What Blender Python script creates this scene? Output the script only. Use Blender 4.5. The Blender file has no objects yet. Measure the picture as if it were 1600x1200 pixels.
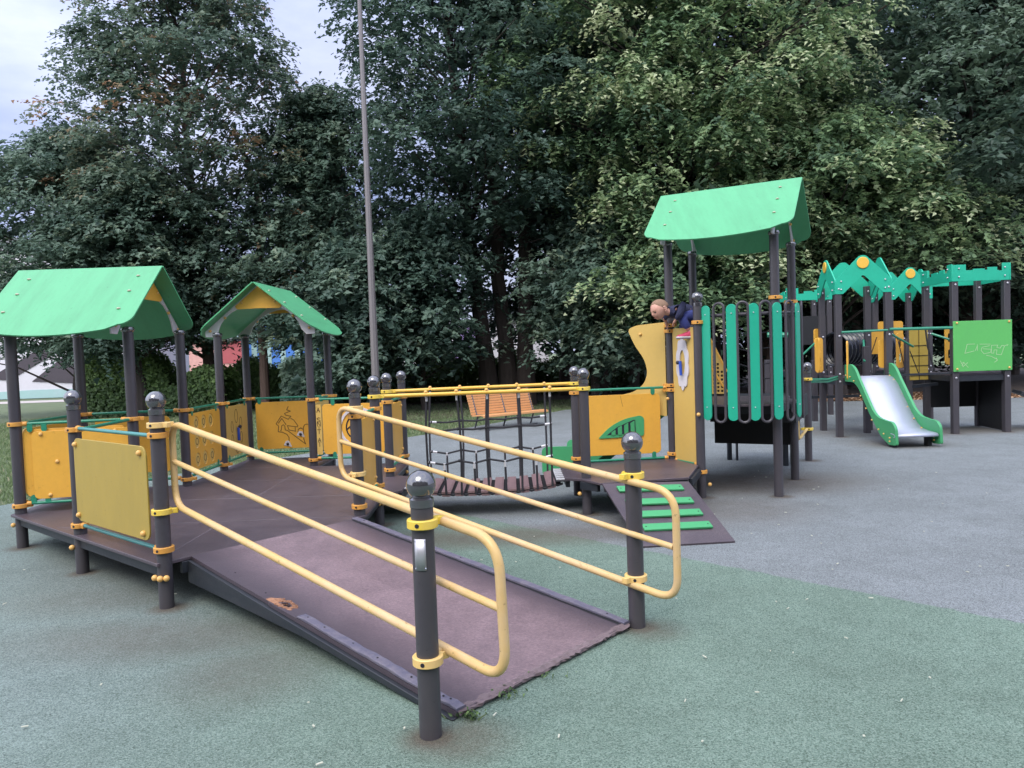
import bpy, math, random
import numpy as np
from mathutils import Vector, Matrix
from mathutils.geometry import tessellate_polygon

R = math.radians
scene = bpy.context.scene
COL = scene.collection
WL = {}            # world location of every object built (all carry no rotation unless placed by copy)

# ------------------------------------------------------------------ materials
def newmat(name):
    m = bpy.data.materials.new(name); m.use_nodes = True
    nt = m.node_tree
    return m, nt, nt.nodes, nt.links, nt.nodes['Principled BSDF']

def ramp(n, l, src, stops):
    r = n.new('ShaderNodeValToRGB'); l.new(src, r.inputs[0])
    e = r.color_ramp.elements
    e[0].position, e[0].color = stops[0][0], (*stops[0][1], 1)
    e[1].position, e[1].color = stops[-1][0], (*stops[-1][1], 1)
    for p, c in stops[1:-1]:
        k = e.new(p); k.color = (*c, 1)
    return r.outputs[0]

def noise(n, l, vec, scale, detail=4, rough=.6, stretch=None):
    if stretch:
        mp = n.new('ShaderNodeMapping'); mp.inputs['Scale'].default_value = stretch
        l.new(vec, mp.inputs[0]); vec = mp.outputs[0]
    t = n.new('ShaderNodeTexNoise'); t.inputs['Scale'].default_value = scale
    t.inputs['Detail'].default_value = detail; t.inputs['Roughness'].default_value = rough
    l.new(vec, t.inputs['Vector'])
    return t.outputs[0]

def mix(n, l, fac, a, b, mode='MIX'):
    m = n.new('ShaderNodeMix'); m.data_type = 'RGBA'; m.blend_type = mode
    for s, v in ((0, fac), (6, a), (7, b)):
        if isinstance(v, (int, float)): m.inputs[s].default_value = v
        elif isinstance(v, tuple): m.inputs[s].default_value = (*v, 1)
        else: l.new(v, m.inputs[s])
    return m.outputs[2]

def math_(n, l, op, a, b=None, clamp=False):
    m = n.new('ShaderNodeMath'); m.operation = op; m.use_clamp = clamp
    for i, v in enumerate((a, b)):
        if v is None: continue
        if isinstance(v, (int, float)): m.inputs[i].default_value = v
        else: l.new(v, m.inputs[i])
    return m.outputs[0]

def bump(n, l, h, bsdf, strength=.3, dist=.01):
    b = n.new('ShaderNodeBump'); b.inputs['Strength'].default_value = strength
    b.inputs['Distance'].default_value = dist; l.new(h, b.inputs['Height'])
    l.new(b.outputs[0], bsdf.inputs['Normal'])

def surf(name, col, rough=.5, dirt=None, amt=.5, scale=3., stretch=None, grain=0., gscale=60, metal=0., spec=.5, coat=0., chips=0.):
    """painted / plastic / metal surface with its own uneven colour, dirt patches and roughness"""
    m, nt, n, l, b = newmat(name)
    tc = n.new('ShaderNodeTexCoord'); v = tc.outputs['Object']
    dirt = dirt or tuple(c * .55 for c in col)
    f1 = noise(n, l, v, scale, 6, .7, stretch)
    mask = ramp(n, l, f1, [(.42, (0, 0, 0)), (.72, (1, 1, 1))])
    c = mix(n, l, math_(n, l, 'MULTIPLY', mask, amt), col, dirt)
    f2 = noise(n, l, v, scale * 9, 4, .7)
    c = mix(n, l, .35, c, mix(n, l, f2, tuple(x * .78 for x in col), tuple(min(1, x * 1.2) for x in col)))
    if chips:
        sp = ramp(n, l, noise(n, l, v, 34, 3, .6), [(.66, (0, 0, 0)), (.71, (1, 1, 1))])
        c = mix(n, l, math_(n, l, 'MULTIPLY', sp, chips), c, tuple(x * .28 + .01 for x in col))
    l.new(c, b.inputs['Base Color'])
    rr = n.new('ShaderNodeMapRange'); l.new(f2, rr.inputs[0])
    rr.inputs[3].default_value = max(.04, rough - .1); rr.inputs[4].default_value = min(1, rough + .12)
    l.new(rr.outputs[0], b.inputs['Roughness'])
    b.inputs['Metallic'].default_value = metal
    b.inputs['Specular IOR Level'].default_value = spec
    b.inputs['Coat Weight'].default_value = coat
    if grain: bump(n, l, noise(n, l, v, gscale, 3, .6), b, grain, .004)
    return m

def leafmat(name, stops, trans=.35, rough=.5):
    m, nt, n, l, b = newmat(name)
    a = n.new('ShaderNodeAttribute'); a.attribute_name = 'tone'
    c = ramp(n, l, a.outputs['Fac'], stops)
    l.new(c, b.inputs['Base Color']); b.inputs['Roughness'].default_value = rough
    b.inputs['Specular IOR Level'].default_value = .35
    t = n.new('ShaderNodeBsdfTranslucent'); l.new(c, t.inputs[0])
    mx = n.new('ShaderNodeMixShader'); mx.inputs[0].default_value = trans
    l.new(b.outputs[0], mx.inputs[1]); l.new(t.outputs[0], mx.inputs[2])
    l.new(mx.outputs[0], nt.nodes['Material Output'].inputs[0])
    return m

M = {}
M['post'] = surf('post_paint', (.052, .047, .055), .40, (.088, .078, .076), .7, 3.5, (1, 1, .35), .15, 90, chips=.5)
M['cap'] = surf('cap_plastic', (.045, .042, .048), .14, (.06, .055, .06), .4, 8, coat=1.)
M['cap'].node_tree.nodes['Principled BSDF'].inputs['Coat Roughness'].default_value = .03
M['cap'].node_tree.nodes['Principled BSDF'].inputs['Coat IOR'].default_value = 1.9
M['beam'] = surf('beam_paint', (.014, .018, .025), .5, (.055, .052, .055), .5, 4, (1, 1, 3), .1)
M['rail'] = surf('rail_yellow', (.61, .40, .145), .4, (.60, .44, .31), .95, 2.2, (1, 1, 1), chips=.55)
M['rail_new'] = surf('rail_bright', (.74, .43, .055), .33, (.70, .46, .16), .6, 5)
M['clamp'] = surf('clamp_orange', (.66, .31, .055), .42, (.40, .20, .06), .6, 14)
M['clamp_y'] = surf('clamp_yellow', (.78, .55, .06), .35, (.72, .52, .20), .6, 9)
M['clamp_pale'] = surf('clamp_pale', (.74, .50, .17), .4, (.70, .46, .25), .6, 9)
M['bolt'] = surf('bolt_cap', (.70, .40, .11), .4, (.5, .33, .17), .5, 20)
M['bolt_pale'] = surf('bolt_cap_worn', (.40, .38, .27), .5, (.30, .27, .2), .5, 20)
M['panel'] = surf('panel_yellow', (.72, .375, .05), .42, (.56, .30, .055), .8, 2.6, (1, 1, .5), chips=.25)
M['panel_pale'] = surf('panel_yellow_pale', (.60, .40, .105), .45, (.56, .38, .13), .6, 2.5, (1, 1, .4))
M['olive'] = surf('panel_olive', (.39, .275, .050), .5, (.31, .225, .045), .8, 3.0, (1.6, 1.6, .6), chips=.3)
M['groove'] = surf('groove_brown', (.13, .075, .02), .7)
M['green_rail'] = surf('rail_green', (.022, .22, .125), .35, (.035, .16, .12), .5, 6)
M['blue_rail'] = surf('rail_blue_green', (.06, .25, .24), .35, (.035, .19, .15), .7, 3)
M['roof'] = surf('roof_green', (.088, .375, .17), .42, (.060, .25, .11), .8, 3.2, (2.6, .5, .5), .05, chips=.35)
M['roof_edge'] = surf('roof_edge', (.07, .42, .15), .5)
M['white'] = surf('arch_white', (.62, .58, .60), .45, (.42, .40, .40), .6, 5)
M['slat'] = surf('slat_teal', (.012, .36, .22), .42, (.01, .27, .17), .6, 2, (1, 1, .3))
M['castle'] = surf('castle_teal', (.014, .40, .245), .45, (.012, .28, .18), .6, 3)
M['slide'] = surf('slide_green', (.055, .31, .12), .42, (.045, .24, .10), .6, 4)
M['lime'] = surf('panel_lime', (.10, .42, .10), .5, (.09, .34, .10), .5, 3)
M['steel'] = surf('slide_steel', (.48, .50, .60), .5, (.42, .44, .54), .4, 3, (1, .2, 1), metal=.45)
M['zinc'] = surf('zinc_plate', (.48, .47, .50), .45, (.36, .35, .37), .6, 30, metal=.6)
M['ferrule'] = surf('ferrule', (.66, .65, .66), .4, metal=.4)
M['rope'] = surf('rope_black', (.018, .018, .022), .8, (.05, .045, .045), .5, 40, None, .5, 400)
M['black'] = surf('plain_black', (.012, .012, .014), .6)
M['seam'] = surf('seam_dust', (.20, .17, .18), .8, (.03, .03, .03), .8, 4)
M['plank'] = surf('plank_brown', (.19, .115, .115), .6, (.115, .075, .08), .7, 9, (4, 1, 1), .3)
M['blue'] = surf('handle_blue', (.03, .08, .42), .35)
M['knob'] = surf('knob_black', (.02, .018, .03), .3)
M['tube'] = surf('tunnel_plastic', (.014, .016, .024), .22)
M['pole'] = surf('lamp_pole', (.19, .17, .165), .42, (.15, .125, .13), .6, 2, (1, 1, .2), metal=.3)
M['bench'] = surf('bench_wood', (.64, .32, .13), .5, (.46, .20, .07), .5, 3, (2, 2, 14), .2)
M['bench_leg'] = surf('bench_leg', (.07, .068, .08), .45)
M['bark'] = surf('bark', (.055, .042, .036), .9, (.022, .018, .016), .8, 5, (2.5, 2.5, .6), 1., 22)
M['bark_warm'] = surf('bark_warm', (.12, .078, .062), .9, (.05, .035, .03), .8, 6, (2.5, 2.5, .6), 1., 22)
M['dirtwood'] = surf('rotten_wood', (.34, .17, .095), .9, (.06, .03, .02), 1., 26, None, .8, 120)
M['chalk'] = surf('scratch_white', (.38, .56, .30), .8)

def deckmat(name, wear, mesh=True):
    m, nt, n, l, b = newmat(name)
    tc = n.new('ShaderNodeTexCoord'); v = tc.outputs['Object']
    base = mix(n, l, noise(n, l, v, 3, 5, .7), (.046, .036, .048), (.082, .063, .074))
    f = noise(n, l, v, 2.2, 6, .75)
    w = ramp(n, l, f, [(.40, (0, 0, 0)), (.62, (1, 1, 1))])
    fine = ramp(n, l, noise(n, l, v, 60, 8, .85, (1, 2.4, 1)), [(.44, (0, 0, 0)), (.58, (1, 1, 1))])
    sx = n.new('ShaderNodeSeparateXYZ'); l.new(v, sx.inputs[0])
    if wear == 'ramp':   # trodden middle of the ramp, along its own length
        ax = math_(n, l, 'ABSOLUTE', math_(n, l, 'ADD', math_(n, l, 'MULTIPLY', sx.outputs[0], .679), math_(n, l, 'MULTIPLY', sx.outputs[1], .734)))
        band = n.new('ShaderNodeMapRange'); l.new(ax, band.inputs[0]); band.interpolation_type = 'SMOOTHSTEP'
        band.inputs[1].default_value = .66; band.inputs[2].default_value = .24; band.inputs[3].default_value = 0; band.inputs[4].default_value = 1
        wf = math_(n, l, 'MULTIPLY', band.outputs[0], math_(n, l, 'ADD', .58, math_(n, l, 'MULTIPLY', w, .34)))
        k = math_(n, l, 'MULTIPLY', wf, math_(n, l, 'ADD', .40, math_(n, l, 'MULTIPLY', fine, .60)))
        c = mix(n, l, k, base, (.31, .215, .225))
    else:
        k = math_(n, l, 'MULTIPLY', w, math_(n, l, 'MULTIPLY', fine, .4))
        c = mix(n, l, k, base, (.19, .145, .145))
    l.new(c, b.inputs['Base Color'])
    rr = n.new('ShaderNodeMapRange'); l.new(f, rr.inputs[0]); rr.inputs[3].default_value = .24; rr.inputs[4].default_value = .55
    l.new(rr.outputs[0], b.inputs['Roughness'])
    if mesh:
        ch = n.new('ShaderNodeTexChecker'); ch.inputs['Scale'].default_value = 160; l.new(v, ch.inputs[0])
        h = math_(n, l, 'ADD', math_(n, l, 'MULTIPLY', ch.outputs[1], .35), noise(n, l, v, 40, 4, .6))
        bump(n, l, h, b, .35, .003)
    return m
M['deck'] = deckmat('deck_film_board', 'deck')
M['rampdeck'] = deckmat('ramp_film_board', 'ramp')
M['wornedge'] = surf('worn_ply_edge', (.17, .125, .13), .85, (.06, .045, .045), 1., 14)
M['strip'] = surf('ramp_strip', (.10, .095, .135), .55, (.30, .25, .25), .55, 18, (1, 1, 4), .5, 50)

def rubber(name, greens, greys, blues, spots):
    """bonded rubber granules in three colour fields; spots = worn / muddy areas (x, y, rx, ry, strength)"""
    m, nt, n, l, b = newmat(name)
    g = n.new('ShaderNodeNewGeometry'); v = g.outputs['Position']
    vo = n.new('ShaderNodeTexVoronoi'); vo.inputs['Scale'].default_value = 190; l.new(v, vo.inputs['Vector'])
    sep = n.new('ShaderNodeSeparateColor'); l.new(vo.outputs['Color'], sep.inputs[0])
    n2 = noise(n, l, v, 150, 3, .7)
    grain = mix(n, l, .5, sep.outputs[0], ramp(n, l, n2, [(.3, (0, 0, 0)), (.7, (1, 1, 1))]))
    sx = n.new('ShaderNodeSeparateXYZ'); l.new(v, sx.inputs[0])
    wig = math_(n, l, 'MULTIPLY', math_(n, l, 'SUBTRACT', noise(n, l, v, 7, 5, .7), .5), .16)
    k = math_(n, l, 'ADD', math_(n, l, 'ADD', sx.outputs[0], sx.outputs[1]), wig)
    def step(val, a, b_):
        r = n.new('ShaderNodeMapRange'); r.interpolation_type = 'SMOOTHSTEP'; l.new(val, r.inputs[0]); r.inputs[1].default_value = a; r.inputs[2].default_value = b_; return r.outputs[0]
    grey = step(k, 6.625, 6.665)
    far = noise(n, l, v, .5, 4, .6)
    left = step(math_(n, l, 'ADD', math_(n, l, 'MULTIPLY', sx.outputs[0], -1.), math_(n, l, 'MULTIPLY', math_(n, l, 'SUBTRACT', far, .5), 2.)), .2, 2.6)
    def field(c): return ramp(n, l, grain, [(.10, tuple(x * .42 for x in c[0])), (.38, c[0]), (.62, c[1]), (.9, c[2])])
    c = mix(n, l, left, field(greens), field(blues)); c = mix(n, l, grey, c, field(greys))
    big = noise(n, l, v, .9, 6, .65)
    c = mix(n, l, ramp(n, l, big, [(.35, (0, 0, 0)), (.7, (.5, .5, .5))]), c, mix(n, l, 1., c, (.62, .62, .60), 'MULTIPLY'))
    mid = noise(n, l, v, 4, 6, .75)
    c = mix(n, l, ramp(n, l, mid, [(.42, (0, 0, 0)), (.75, (.42, .42, .42))]), c, mix(n, l, 1., c, (.62, .62, .60), 'MULTIPLY'))
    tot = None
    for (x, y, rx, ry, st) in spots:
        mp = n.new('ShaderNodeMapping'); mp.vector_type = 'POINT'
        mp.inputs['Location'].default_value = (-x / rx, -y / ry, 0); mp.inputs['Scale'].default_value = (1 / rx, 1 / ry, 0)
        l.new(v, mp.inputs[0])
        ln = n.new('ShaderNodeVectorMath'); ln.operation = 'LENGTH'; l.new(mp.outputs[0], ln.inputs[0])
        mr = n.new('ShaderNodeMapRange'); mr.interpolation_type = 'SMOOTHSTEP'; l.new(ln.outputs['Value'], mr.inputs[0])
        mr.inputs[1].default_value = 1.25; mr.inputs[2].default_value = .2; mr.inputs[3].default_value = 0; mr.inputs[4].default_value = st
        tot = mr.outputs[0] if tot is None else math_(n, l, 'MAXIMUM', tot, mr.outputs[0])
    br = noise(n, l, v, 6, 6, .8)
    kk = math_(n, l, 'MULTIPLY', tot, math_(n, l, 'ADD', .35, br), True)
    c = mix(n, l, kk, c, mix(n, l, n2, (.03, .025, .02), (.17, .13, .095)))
    l.new(c, b.inputs['Base Color']); b.inputs['Roughness'].default_value = .88
    b.inputs['Specular IOR Level'].default_value = .3
    h = math_(n, l, 'ADD', vo.outputs['Distance'], math_(n, l, 'MULTIPLY', mid, .6))
    bump(n, l, h, b, .9, .006)
    return m
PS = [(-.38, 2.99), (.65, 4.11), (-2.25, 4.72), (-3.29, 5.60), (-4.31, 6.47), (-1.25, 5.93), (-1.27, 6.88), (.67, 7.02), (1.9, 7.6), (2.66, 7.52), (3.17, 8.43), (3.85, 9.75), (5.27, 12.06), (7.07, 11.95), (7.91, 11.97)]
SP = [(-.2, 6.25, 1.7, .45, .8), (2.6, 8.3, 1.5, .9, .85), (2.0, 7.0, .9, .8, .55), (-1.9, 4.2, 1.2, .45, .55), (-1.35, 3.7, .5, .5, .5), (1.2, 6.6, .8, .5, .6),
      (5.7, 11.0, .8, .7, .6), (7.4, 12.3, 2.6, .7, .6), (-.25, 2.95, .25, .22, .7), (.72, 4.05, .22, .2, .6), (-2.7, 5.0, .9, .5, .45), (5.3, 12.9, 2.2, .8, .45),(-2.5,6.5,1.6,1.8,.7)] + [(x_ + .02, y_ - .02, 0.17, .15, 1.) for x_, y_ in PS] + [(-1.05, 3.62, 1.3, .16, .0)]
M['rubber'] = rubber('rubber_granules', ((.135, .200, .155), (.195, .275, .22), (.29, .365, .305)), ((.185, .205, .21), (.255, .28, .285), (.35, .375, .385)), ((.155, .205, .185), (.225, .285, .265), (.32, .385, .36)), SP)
def lawnmat():
    m, nt, n, l, b = newmat('lawn')
    g = n.new('ShaderNodeNewGeometry'); v = g.outputs['Position']
    c = ramp(n, l, noise(n, l, v, 1.3, 6, .7), [(.3, (.12, .165, .085)), (.55, (.185, .235, .13)), (.75, (.22, .23, .14))])
    c = mix(n, l, .5, c, mix(n, l, noise(n, l, v, 30, 5, .8), (.015, .025, .01), (.12, .15, .07)))
    l.new(c, b.inputs['Base Color']); b.inputs['Roughness'].default_value = .95
    bump(n, l, noise(n, l, v, 22, 5, .7), b, 1., .05)
    return m
M['lawn'] = lawnmat()
M['soil'] = surf('woodland_soil', (.05, .035, .026), .95, (.11, .075, .045), .6, 3, None, 1., 25)
M['pathm'] = surf('path_pale', (.42, .38, .36), .9, (.32, .29, .26), .5, 2)
M['litter'] = leafmat('dry_leaves', [(0, (.10, .05, .025)), (.5, (.30, .16, .08)), (1, (.50, .34, .22))], .15)
M['grass'] = leafmat('grass_blades', [(0, (.09, .15, .06)), (.5, (.18, .25, .11)), (.85, (.28, .33, .17)), (1, (.44, .40, .25))], .4)
M['maple'] = leafmat('maple_leaves', [(0, (.046, .084, .066)), (.45, (.092, .150, .112)), (.85, (.155, .225, .160)), (1, (.24, .30, .20))], .42, .45)
M['maple_red'] = leafmat('maple_leaves_seed', [(0, (.050, .088, .068)), (.5, (.105, .160, .118)), (.80, (.165, .22, .15)), (.93, (.24, .21, .13)), (1, (.36, .22, .13))], .42, .45)
M['linden'] = leafmat('linden_leaves', [(0, (.055, .105, .062)), (.42, (.125, .205, .105)), (.70, (.205, .300, .140)), (.88, (.33, .41, .20)), (1, (.50, .55, .33))], .42, .5)
M['dark'] = leafmat('dark_leaves', [(0, (.026, .050, .038)), (.6, (.060, .100, .070)), (1, (.115, .170, .110))], .38, .5)
M['hedge'] = leafmat('hedge_leaves', [(0, (.03, .06, .022)), (.6, (.08, .14, .045)), (1, (.21, .32, .10))], .3, .5)
M['wall_white'] = surf('wall_white', (.56, .54, .57), .8, (.45, .44, .46), .5, .5)
M['p_red'] = surf('mural_red', (.42, .10, .11), .8); M['p_teal'] = surf('mural_teal', (.30, .46, .44), .8, (.40, .46, .50), .8, .6)
M['p_blue'] = surf('mural_blue', (.08, .22, .62), .8); M['p_black'] = surf('mural_black', (.06, .05, .06), .8)
M['p_pink'] = surf('mural_pink', (.66, .36, .32), .8); M['p_yel'] = surf('mural_yellow', (.72, .55, .22), .8)
M['p_lil'] = surf('mural_lilac', (.34, .24, .52), .8); M['p_grey'] = surf('roof_grey', (.22, .22, .25), .7)
M['skin'] = surf('skin', (.56, .30, .22), .5, (.66, .30, .24), .4, 30)
M['hair'] = surf('hair', (.25, .155, .10), .9, (.15, .09, .06), .6, 60, (1, 1, 1), .5, 400)
M['jumper'] = surf('jumper_navy', (.020, .023, .062), .85, (.035, .038, .09), .6, 40, None, .4, 300)
M['trousers'] = surf('trousers_blue', (.038, .05, .20), .8, (.06, .075, .26), .6, 30, None, .4, 300)
M['shoe'] = surf('shoe_red', (.50, .045, .11), .6); M['sole'] = surf('shoe_sole', (.72, .68, .70), .6)
M['sole_d'] = surf('shoe_tread', (.20, .17, .19), .7); M['lip'] = surf('lips', (.34, .12, .10), .5); M['eye'] = surf('eye_dark', (.03, .02, .02), .3)
M['sock'] = surf('sock_pale', (.66, .60, .64), .9)

# ------------------------------------------------------------------ mesh builder (world coordinates)
class MB:
    def __init__(s): s.v = []; s.f = []; s.mi = []; s.m = 0
    def add(s, vs, fs):
        k = len(s.v); s.v += [tuple(p) for p in vs]; s.f += [tuple(i + k for i in f) for f in fs]; s.mi += [s.m] * len(fs); return s
    def box(s, c, size, rz=0, ux=None, uy=None, uz=None):
        c = Vector(c); X = Vector(ux or (math.cos(rz), math.sin(rz), 0)).normalized()
        Z = Vector(uz or (0, 0, 1)).normalized(); Y = Vector(uy).normalized() if uy else Z.cross(X).normalized()
        h = [x / 2 for x in size]; vs = []
        for a in (-1, 1):
            for b in (-1, 1):
                for d in (-1, 1): vs.append(c + X * a * h[0] + Y * b * h[1] + Z * d * h[2])
        return s.add(vs, [(0, 1, 3, 2), (4, 6, 7, 5), (0, 4, 5, 1), (2, 3, 7, 6), (0, 2, 6, 4), (1, 5, 7, 3)])
    def bar(s, a, b, w, h):     # rectangular bar from a to b, w sideways, h up
        a = Vector(a); b = Vector(b); d = (b - a); X = d.normalized(); Y = Vector((0, 0, 1)).cross(X)
        Y = Y.normalized() if Y.length > 1e-4 else Vector((1, 0, 0)); Z = X.cross(Y)
        return s.box((a + b) / 2, (d.length, w, h), ux=X, uy=Y, uz=Z)
    def tube(s, pts, r, seg=12, closed=False, caps=True):
        P = [Vector(p) for p in pts]; N = len(P); rs = r if isinstance(r, (list, tuple)) else [r] * N
        k = len(s.v); up = None; rings = []
        for i in range(N):
            if closed: t = P[(i + 1) % N] - P[i - 1]
            else: t = P[min(i + 1, N - 1)] - P[max(i - 1, 0)]
            t.normalize()
            if up is None:
                up = t.orthogonal().normalized()
            up = (up - t * up.dot(t)).normalized(); sd = t.cross(up)
            rings.append([P[i] + (up * math.cos(a) + sd * math.sin(a)) * rs[i] for a in [2 * math.pi * j / seg for j in range(seg)]])
        vs = [p for rg in rings for p in rg]; fs = []
        for i in range(N if closed else N - 1):
            for j in range(seg):
                a = i * seg + j; b = i * seg + (j + 1) % seg; i2 = (i + 1) % N
                fs.append((a, b, i2 * seg + (j + 1) % seg, i2 * seg + j))
        if caps and not closed:
            fs.append(tuple(range(seg))[::-1]); fs.append(tuple((N - 1) * seg + j for j in range(seg)))
        return s.add(vs, fs)
    def lathe(s, prof, o, seg=24, axis=None):
        o = Vector(o); Z = Vector(axis or (0, 0, 1)).normalized(); X = Z.orthogonal().normalized(); Y = Z.cross(X)
        vs = []; fs = []
        for (r, z) in prof:
            for j in range(seg):
                a = 2 * math.pi * j / seg; vs.append(o + X * r * math.cos(a) + Y * r * math.sin(a) + Z * z)
        for i in range(len(prof) - 1):
            for j in range(seg):
                fs.append((i * seg + j, i * seg + (j + 1) % seg, (i + 1) * seg + (j + 1) % seg, (i + 1) * seg + j))
        fs.append(tuple(range(seg))[::-1]); fs.append(tuple((len(prof) - 1) * seg + j for j in range(seg)))
        return s.add(vs, fs)
    def ball(s, c, r, seg=12, sc=(1, 1, 1)):
        c = Vector(c); rg = seg // 2; vs = [c + Vector((0, 0, -r * sc[2]))]; fs = []
        for i in range(1, rg):
            t = math.pi * i / rg - math.pi / 2
            for j in range(seg):
                a = 2 * math.pi * j / seg
                vs.append(c + Vector((r * sc[0] * math.cos(t) * math.cos(a), r * sc[1] * math.cos(t) * math.sin(a), r * sc[2] * math.sin(t))))
        vs.append(c + Vector((0, 0, r * sc[2]))); L = len(vs) - 1
        for j in range(seg):
            fs.append((0, 1 + (j + 1) % seg, 1 + j)); fs.append((L, 1 + (rg - 2) * seg + j, 1 + (rg - 2) * seg + (j + 1) % seg))
            for i in range(rg - 2):
                a = 1 + i * seg + j; b = 1 + i * seg + (j + 1) % seg
                fs.append((a, b, b + seg, a + seg))
        return s.add(vs, fs)
    def prism(s, loops, o, ux, uy, t, front=0.):
        """2-D outline(s) (first outer, the rest holes) in the frame o, ux, uy; thickness t behind the front"""
        if not isinstance(loops[0][0], (tuple, list)): loops = [loops]
        o = Vector(o); ux = Vector(ux).normalized(); uy = Vector(uy).normalized(); nn = ux.cross(uy).normalized()
        def P(a, b, d): return o + ux * a + uy * b + nn * d
        tri = tessellate_polygon([[Vector((a, b, 0)) for a, b in lp] for lp in loops])
        flat = [p for lp in loops for p in lp]; n0 = len(flat)
        def area(a, b, c): return (flat[b][0] - flat[a][0]) * (flat[c][1] - flat[a][1]) - (flat[b][1] - flat[a][1]) * (flat[c][0] - flat[a][0])
        fs = []
        single = len(loops) == 1
        vs = [P(a, b, front) for a, b in flat] + [P(a, b, front - t) for a, b in flat]
        for a, b, c in tri:
            if area(a, b, c) < 0: a, b, c = c, b, a
            fs.append((a, b, c)); fs.append((c + n0, b + n0, a + n0))
        k = 0
        for li, lp in enumerate(loops):
            m = len(lp); A = sum(lp[i][0] * lp[(i + 1) % m][1] - lp[(i + 1) % m][0] * lp[i][1] for i in range(m))
            ccw = A > 0
            if li: ccw = not ccw
            for i in range(m):
                a = k + i; b = k + (i + 1) % m
                fs.append((a + n0, b + n0, b, a) if ccw else (a, b, b + n0, a + n0))
            k += m
        return s.add(vs, fs)
    def build(s, name, mats, parent=None, bevel=0, smooth=True, label=None, o=None):
        if not isinstance(mats, (list, tuple)): mats = [mats]
        V = np.array(s.v, float); lo = V.min(0); hi = V.max(0)
        org = np.array(o, float) if o is not None else np.array([(lo[0] + hi[0]) / 2, (lo[1] + hi[1]) / 2, lo[2]])
        me = bpy.data.meshes.new(name); me.from_pydata((V - org).tolist(), [], s.f)
        for m in mats: me.materials.append(m)
        if len(mats) > 1: me.polygons.foreach_set('material_index', s.mi)
        if smooth:
            me.polygons.foreach_set('use_smooth', [True] * len(me.polygons)); me.set_sharp_from_angle(angle=R(35))
        ob = bpy.data.objects.new(name, me); COL.objects.link(ob)
        place(ob, tuple(org), parent)
        if bevel:
            b = ob.modifiers.new('edge', 'BEVEL'); b.width = bevel; b.segments = 2; b.limit_method = 'ANGLE'; b.angle_limit = R(50)
        if label: ob['label'] = label
        return ob

def place(ob, w, parent=None):
    WL[ob.name] = Vector(w)
    if parent is not None:
        ob.parent = parent; ob.location = Vector(w) - WL[parent.name]
    else: ob.location = w
    return ob
def thing(name, label, cat, loc=(0, 0, 0), group=None):
    e = bpy.data.objects.new(name, None); COL.objects.link(e); e.empty_display_size = .2
    place(e, loc); return tag(e, label, cat, group)
def tag(o, label, cat, group=None, kind=None):
    o['label'] = label; o['category'] = cat
    if group: o['group'] = group
    if kind: o['kind'] = kind
    return o
def dup(src, w, parent, rz=0, label=None):
    c = src.copy(); COL.objects.link(c); place(c, w, parent); c.rotation_euler = (0, 0, rz)
    for ch in src.children:
        d = ch.copy(); COL.objects.link(d); d.parent = c
    if label: c['label'] = label
    return c

def rrect(x0, y0, x1, y1, r, k=5):
    out = []
    for cx, cy, a0 in ((x1 - r, y0 + r, -90), (x1 - r, y1 - r, 0), (x0 + r, y1 - r, 90), (x0 + r, y0 + r, 180)):
        for i in range(k + 1):
            a = R(a0 + 90 * i / k); out.append((cx + r * math.cos(a), cy + r * math.sin(a)))
    return out
def rpoly(P, r, k=5):
    """polygon with rounded corners"""
    out = []; n = len(P); rr = r if isinstance(r, (list, tuple)) else [r] * n
    for i in range(n):
        p = Vector((*P[i], 0)); a = Vector((*P[i - 1], 0)) - p; b = Vector((*P[(i + 1) % n], 0)) - p
        q = min(rr[i], a.length * .45, b.length * .45)
        if q < 1e-4: out.append(tuple(P[i])); continue
        a = p + a.normalized() * q; b = p + b.normalized() * q
        for j in range(k + 1):
            t = j / k; v = a * (1 - t) ** 2 + p * 2 * t * (1 - t) + b * t * t; out.append((v.x, v.y))
    return out
def bend(P, r, k=7):
    """polyline with rounded inner corners"""
    P = [Vector(p) for p in P]; out = [P[0]]
    for i in range(1, len(P) - 1):
        p = P[i]; a = P[i - 1] - p; b = P[i + 1] - p; q = min(r, a.length * .49, b.length * .49)
        a = p + a.normalized() * q; b = p + b.normalized() * q
        for j in range(k + 1):
            t = j / k; out.append(a * (1 - t) ** 2 + p * 2 * t * (1 - t) + b * t * t)
    return out + [P[-1]]
def circ(cx, cy, rx, ry=None, k=16):
    ry = ry or rx
    return [(cx + rx * math.cos(2 * math.pi * i / k), cy + ry * math.sin(2 * math.pi * i / k)) for i in range(k)]
def D2(a, b):
    d = Vector((b[0] - a[0], b[1] - a[1], 0)); return d.normalized(), d.length
UP = Vector((0, 0, 1))

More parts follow.
